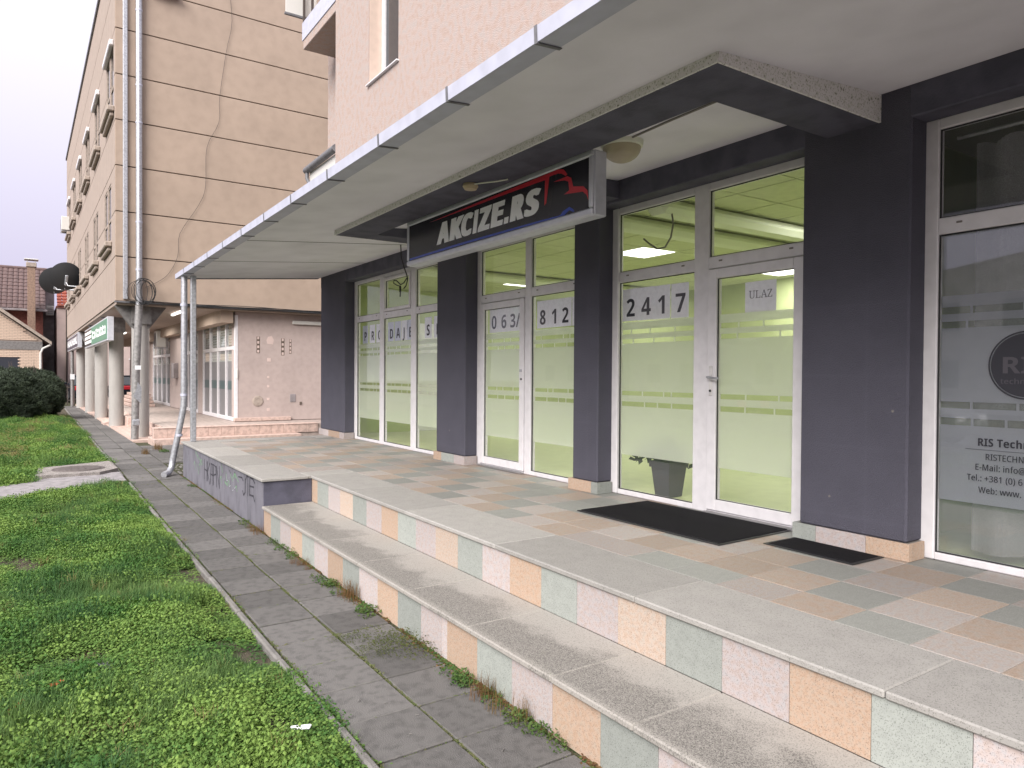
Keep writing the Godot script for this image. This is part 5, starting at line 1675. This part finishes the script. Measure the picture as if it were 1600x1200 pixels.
	for q in lf:
		var b := Mb.new()
		var at := Vector3(q[0], lawn_y(q[0], q[1]) + 0.075, q[1])
		b.xf = Transform3D(Basis.from_euler(Vector3(rng.randf_range(-0.5, 0.5), rng.randf() * TAU, rng.randf_range(-0.5, 0.5))), at)
		for k in 5:
			var a := -1.1 + 0.55 * k
			b.quad(Vector3.ZERO, Vector3(sin(a - 0.25) * 0.03, 0.006, cos(a - 0.25) * 0.03), Vector3(sin(a), 0.1, cos(a)) * 0.055, Vector3(sin(a + 0.25) * 0.03, 0.006, cos(a + 0.25) * 0.03), Vector3.UP)
		tag(obj("fallen_leaf", b, M[q[2]]), q[3], "leaf", "fallen leaves on the lawn")
	var lt := Mb.new()
	lt.xf = Transform3D(Basis.from_euler(Vector3(0.2, 0.9, 0.15)), Vector3(-3.2, G + 0.05, 3.36))
	lt.box(Vector3.ZERO, Vector3(0.1, 0.012, 0.025), 0.005)
	lt.box(Vector3(0.03, 0.006, 0.01), Vector3(0.05, 0.01, 0.03), 0.004)
	tag(obj("paper_scrap", lt, M.litter_white), "white crumpled paper scrap in the grass by the kerb", "litter")
	var butts := Mb.new()
	for q in [[-3.9, 2.62], [-3.1, 2.82], [-4.4, 2.55], [-3.4, 3.0], [-2.95, 2.93], [-2.6, 2.65], [-5.2, 2.7], [-6.4, 2.5], [-9.0, 2.6], [-2.8, 2.45], [-3.55, 2.43], [-4.95, 2.46], [-7.8, 2.95], [-3.3, 2.9], [-11.0, 2.55]]:
		butts.xf = Transform3D(Basis(Vector3.UP, rng.randf() * TAU), Vector3(q[0], G + 0.006, q[1]))
		butts.box(Vector3.ZERO, Vector3(rng.randf_range(0.012, 0.03), 0.004, rng.randf_range(0.006, 0.01)), 0.002)
	tag(obj("litter", butts, M.kerb1), "pale cigarette ends and scraps scattered over the pavement slabs", "litter", "", "stuff")

# ---------------------------------------------------------------- plants
func leaf_clump(n: int, r: float, h: float, size: float) -> ArrayMesh:
	var b := Mb.new()
	for k in n:
		var a := rng.randf() * TAU
		var d := sqrt(rng.randf()) * r
		var p := Vector3(cos(a) * d, h * (0.25 + 0.75 * rng.randf()) * (1.1 - d / r * 0.6), sin(a) * d)
		var s := size * rng.randf_range(0.6, 1.25)
		b.xf = Transform3D(Basis.from_euler(Vector3(rng.randf_range(-0.75, 0.75), rng.randf() * TAU, rng.randf_range(-0.6, 0.6))), p)
		b.tri(Vector3(0, 0, -s * 0.5), Vector3(s * 0.42, -s * 0.1, 0), Vector3(0, 0, s * 0.55), Vector3.UP)
		b.tri(Vector3(0, 0, -s * 0.5), Vector3(-s * 0.42, -s * 0.1, 0), Vector3(0, 0, s * 0.55), Vector3.UP)
	return b.mesh()

func blade_tuft(n: int, r: float, h: float, w: float) -> ArrayMesh:
	var b := Mb.new()
	for k in n:
		var a := rng.randf() * TAU
		var d := sqrt(rng.randf()) * r
		var lean := rng.randf() * TAU
		var hh := h * rng.randf_range(0.55, 1.2)
		var l := Vector3(cos(lean), 0, sin(lean))
		var s := Vector3(-l.z, 0, l.x) * w * 0.5
		var p0 := Vector3(cos(a) * d, -0.01, sin(a) * d)
		var bend := rng.randf_range(0.1, 0.8)
		var p1 := p0 + l * hh * 0.25 * bend + Vector3(0, hh * 0.6, 0)
		var p2 := p0 + l * hh * (0.5 + 0.5 * bend) * bend + Vector3(0, hh * (1.0 - 0.35 * bend), 0)
		b.quad(p0 - s, p0 + s, p1 + s * 0.7, p1 - s * 0.7, Vector3(0, 0.5, 0) - l)
		b.tri(p1 - s * 0.7, p1 + s * 0.7, p2, Vector3(0, 0.5, 0) - l)
	return b.mesh()

func scatter(called: String, m: Mesh, mt: Material, list: Array, cols: PackedColorArray, parent: Node3D = null) -> MultiMeshInstance3D:
	var mm := MultiMesh.new()
	mm.transform_format = MultiMesh.TRANSFORM_3D
	mm.use_colors = true
	mm.mesh = m
	mm.instance_count = list.size()
	for i in list.size():
		mm.set_instance_transform(i, list[i])
		mm.set_instance_color(i, cols[i])
	var o := MultiMeshInstance3D.new()
	o.name = numbered(called) if parent == null else called
	o.multimesh = mm
	o.material_override = mt
	(parent if parent else self).add_child(o, true)
	o.set_meta("kind", "stuff")
	return o

func build_plants() -> void:
	var patch := FastNoiseLite.new()
	patch.seed = 5
	patch.frequency = 0.55
	patch.fractal_octaves = 3
	var tone := FastNoiseLite.new()
	tone.seed = 9
	tone.frequency = 0.9
	tone.fractal_octaves = 3
	var bare := FastNoiseLite.new()
	bare.seed = 31
	bare.frequency = 0.7
	bare.fractal_octaves = 2
	var leafy := []
	var leafy_c := PackedColorArray()
	var blades := []
	var blades_c := PackedColorArray()
	var total := 60000
	for i in total:
		var u := rng.randf()
		var x: float
		var z: float
		var far := false
		if i < 42000:
			x = -1.6 - 11.0 * pow(u, 1.15)
			z = 3.17 + 2.1 * pow(rng.randf(), 1.15)
		elif i < 54000:
			x = -12.0 - 19.0 * pow(u, 1.3)
			z = 3.2 + 3.4 * rng.randf()
			far = true
		else:
			x = 1.0 - 30.0 * u
			z = 4.8 + 6.5 * rng.randf()
			far = true
		# path and manhole stay clear
		if x < -10.6 and x > -14.6:
			var edge := -12.06 + (z - 3.25) * 0.72
			var edge2 := (-14.6 + (z - 3.25) * 0.6) if z < 4.35 else (-13.2 + (z - 3.4) * 0.6)
			if x < edge and x > edge2:
				continue
		var e := z - 3.2
		var worn := false
		for w in [[-7.1, 4.36, 0.42, 0.11], [-5.15, 3.37, 0.34, 0.11], [-3.4, 3.42, 0.26, 0.11], [-4.3, 3.31, 0.25, 0.06], [-2.6, 3.62, 0.45, 0.14], [-6.3, 3.3, 0.3, 0.06]]:
			if pow((x - w[0]) / w[2], 2.0) + pow((z - w[1]) / w[3], 2.0) < rng.randf_range(0.7, 1.4):
				worn = true
		if worn and rng.randf() < 0.9:
			continue
		var b := bare.get_noise_2d(x, z)
		var dry := x < -15.0 and b < -0.1
		if b < -0.42 and not far and rng.randf() < 0.88:
			continue
		if e < 0.02 + 0.13 * (patch.get_noise_2d(x * 3.0, 4.0) + 0.25) and rng.randf() < 0.85:
			continue
		var pn := patch.get_noise_2d(x, z)
		var tn := tone.get_noise_2d(x, z) + rng.randf_range(-0.38, 0.38)
		var s := rng.randf_range(0.75, 1.25) * (1.5 if far else 1.0)
		var low := clampf(0.45 + e * 2.2, 0.45, 1.0) * clampf(1.0 + b * 0.8, 0.5, 1.3)
		var y := lawn_y(x, z)
		var t := Transform3D(Basis(Vector3.UP, rng.randf() * TAU).scaled(Vector3(s, s * low * rng.randf_range(0.55, 1.35), s)), Vector3(x, y, z))
		var c := Color(0.052, 0.128, 0.03).lerp(Color(0.18, 0.275, 0.066), clampf(tn + 0.5, 0.0, 1.0))
		if pn + rng.randf_range(-0.4, 0.5) > -0.14:
			if dry and rng.randf() < 0.5:
				c = Color(0.22, 0.19, 0.08)
			leafy.append(t); leafy_c.append(c)
		else:
			c = Color(0.045, 0.11, 0.04).lerp(Color(0.13, 0.21, 0.066), clampf(tn + 0.5, 0.0, 1.0))
			if rng.randf() < 0.035 or (dry and rng.randf() < 0.6):
				c = Color(0.24, 0.2, 0.09)
			if rng.randf() < 0.5:
				blades.append(t); blades_c.append(c)
	tag(scatter("clover", leaf_clump(70, 0.085, 0.1, 0.0155), M.grass, leafy, leafy_c), "thick low clover and chickweed covering the lawn", "ground cover", "", "stuff")
	tag(scatter("grass", blade_tuft(34, 0.05, 0.125, 0.0036), M.grass, blades, blades_c), "dark green grass blades between the clover", "grass", "", "stuff")

	# moss and seedlings in the joints of the pavement
	var jt := []
	var jc := PackedColorArray()
	for i in 5200:
		var x := 1.0 - 17.0 * pow(rng.randf(), 1.3)
		var z := 2.7725 + rng.randf_range(-0.007, 0.007)
		if i % 4 == 0:
			z = 3.151 + rng.randf_range(-0.008, 0.006)
		if i % 7 == 0:
			x = -2.803 + 0.3895 * roundf((x + 2.803) / 0.3895) + rng.randf_range(-0.004, 0.004)
			z = rng.randf_range(2.41, 3.13)
		var s := rng.randf_range(0.18, 0.42) * (0.55 if tone.get_noise_2d(x * 2.0, z) < 0.0 else 1.0)
		jt.append(Transform3D(Basis(Vector3.UP, rng.randf() * TAU).scaled(Vector3(s, s * 0.8, s)), Vector3(x, G - 0.008, z)))
		jc.append(Color(0.1, 0.14, 0.04).lerp(Color(0.16, 0.15, 0.08), rng.randf()))
	tag(scatter("moss", leaf_clump(9, 0.055, 0.04, 0.03), M.grass, jt, jc), "moss and seedlings growing in the joints of the slabs", "moss", "", "stuff")

	# litter of leaves and small weeds along the foot of the steps
	var wt := []
	var wc := PackedColorArray()
	for i in 5200:
		var x := 0.5 - 13.0 * pow(rng.randf(), 0.9)
		var n := tone.get_noise_2d(x * 1.4, 7.0)
		if n < -0.3 and x > -9.0:
			continue
		var z := 2.372 + absf(rng.randfn(0.0, 0.035)) + (0.02 if x < -8.0 else 0.0)
		var s := rng.randf_range(0.3, 0.8)
		wt.append(Transform3D(Basis(Vector3.UP, rng.randf() * TAU).scaled(Vector3(s, s * 0.6, s)), Vector3(x, G - 0.01, z)))
		wc.append(Color(0.11, 0.055, 0.03).lerp(Color(0.2, 0.13, 0.06), rng.randf()) if rng.randf() < 0.5 - n * 0.9 else Color(0.05, 0.105, 0.026).lerp(Color(0.09, 0.13, 0.04), rng.randf()))
	tag(scatter("debris", leaf_clump(7, 0.06, 0.03, 0.032), M.grass, wt, wc), "dry leaves and seedlings gathered along the foot of the steps", "leaf litter", "", "stuff")
	var leafm := leaf_clump(44, 0.08, 0.075, 0.022)
	var stalk := blade_tuft(40, 0.07, 0.17, 0.0028)
	var spray := leaf_clump(130, 0.15, 0.085, 0.013)
	var W := [
		[-6.95, 2.44, 0.7, "g", "green leafy weed where the lower step begins"], [-6.55, 2.43, 0.8, "g", "green weed beside the first white riser tile"], [-6.05, 2.45, 0.65, "r", "rusty dry weed left of the trailing plant, tall stalks"],
		[-5.55, 2.45, 1.0, "g", "leafy weed at the foot of the third orange riser tile"], [-5.25, 2.44, 0.8, "g", "leafy weed just before the dry stalks"], [-5.0, 2.45, 1.0, "r", "tall rusty stalks against the lower step, middle of the row"], [-4.72, 2.46, 0.9, "g", "round-leaved weed after the tall rusty stalks"],
		[-4.05, 2.48, 0.95, "s", "large trailing weed spreading over the slabs"], [-3.85, 2.44, 1.0, "s", "fine-leaved weed behind the trailing weed"], [-3.42, 2.43, 1.0, "g", "bright green weed between orange and white riser tiles"], [-3.2, 2.43, 0.9, "g", "second bright green weed before the straw-coloured tuft"],
		[-2.98, 2.44, 0.95, "r", "straw-coloured dry tuft nearest the camera"], [-2.78, 2.44, 1.0, "g", "bright green weed after the straw-coloured tuft"], [-2.64, 2.43, 0.7, "g", "small green weed nearest the camera by the steps"], [-2.2, 2.47, 0.5, "g", "tiny green weed in the corner by the last slab"],
		[-8.1, 2.43, 0.8, "g", "green weed at the foot of the painted end wall"], [-7.7, 2.44, 0.7, "r", "brown weed below the corner of the painted end wall"], [-11.2, 2.45, 0.7, "g", "dull weed near the foot of the downpipe"], [-16.9, 2.15, 1.3, "r", "dry weed patch at the base of the first column"], [-16.4, 2.1, 1.1, "g", "green tuft by the arcade's lower step"], [-16.2, 2.5, 1.0, "r", "dry weeds on the pavement edge before the arcade"]]
	for q in W:
		var o := thing("weed", q[4], "weed", Vector3(q[0], G - 0.01, q[1]), "weeds along the foot of the steps")
		var n := 5 if q[3] != "s" else 9
		var ts := []
		var cs := PackedColorArray()
		for k in n:
			var s: float = q[2] * rng.randf_range(0.7, 1.1)
			var off := Vector3(rng.randf_range(-0.2, 0.2), 0, rng.randf_range(-0.04, 0.035))
			if q[3] == "s":
				off = Vector3(-0.02 * k + rng.randf_range(-0.1, 0.1), 0, 0.045 * k - 0.04)
				s *= 1.25 - 0.09 * k
			ts.append(Transform3D(Basis(Vector3.UP, rng.randf() * TAU).scaled(Vector3.ONE * s), off))
			cs.append({"g": Color(0.05, 0.11, 0.028), "r": Color(0.15, 0.075, 0.036), "s": Color(0.05, 0.07, 0.022)}[q[3]].lerp(Color(0.16, 0.14, 0.05), rng.randf() * 0.4))
		scatter("foliage", {"g": leafm, "r": stalk, "s": spray}[q[3]], M.weed_green, ts, cs, o)

	# clipped round bush by the pavement
	var bc := Vector3(-30.0, G + 0.82, 5.1)
	var bush := thing("bush", "big dark round clipped bush at the edge of the lawn by the pavement", "bush", Vector3(bc.x, G, bc.z))
	var core := Mb.new()
	var pf := []
	for k in 15:
		var a := -PI / 2 + PI * k / 14.0
		pf.append(Vector2(1.44 * pow(cos(a), 0.7), 0.78 * sin(a)))
	core.lathe(pf, bc, 28)
	obj("core", core, mat("bush_core", lin(0.006, 0.011, 0.006), 1.0), bush)
	var tr := Mb.new()
	tr.tube([Vector3(bc.x, G, bc.z), bc], 0.09, 8)
	obj("trunk", tr, M.timber_dark, bush)
	var bt := []
	var bcol := PackedColorArray()
	for i in 9000:
		var a := rng.randf() * TAU
		var el := asin(rng.randf_range(-0.95, 1.0))
		var wob := 1.0 + 0.05 * sin(a * 5.0 + el * 3.0) + 0.04 * sin(a * 11.0 - el * 7.0) + rng.randfn(0.0, 0.03)
		var p := Vector3(1.58 * pow(cos(el), 0.7) * cos(a), 0.88 * sin(el), 1.58 * pow(cos(el), 0.7) * sin(a)) * wob
		if bc.y + p.y < G + 0.03:
			continue
		var out := p.normalized()
		var yb := (Vector3(0, 0.8, 0) + out).normalized()
		var xb := yb.cross(Vector3(rng.randf_range(-1, 1), rng.randf_range(-1, 1), rng.randf_range(-1, 1))).normalized()
		var s := rng.randf_range(0.8, 1.4)
		bt.append(Transform3D(Basis(xb, yb, xb.cross(yb)).scaled(Vector3.ONE * s), p + Vector3(0, bc.y - G, 0)))
		bcol.append(Color(0.022, 0.035, 0.022).lerp(Color(0.05, 0.072, 0.04), rng.randf()))
	scatter("foliage", blade_tuft(12, 0.05, 0.11, 0.014), M.hedge, bt, bcol, bush)
	# thin bare twigs over the bush
	var tw := Mb.new()
	for k in 14:
		var p := bc + Vector3(0.6, 0.75, rng.randf_range(-0.9, 0.5))
		tw.tube([p, p + Vector3(rng.randf_range(-0.1, 0.1), rng.randf_range(0.15, 0.5), rng.randf_range(-0.1, 0.1))], 0.012, 4, 0.004)
	obj("twig", tw, M.timber_dark, bush)
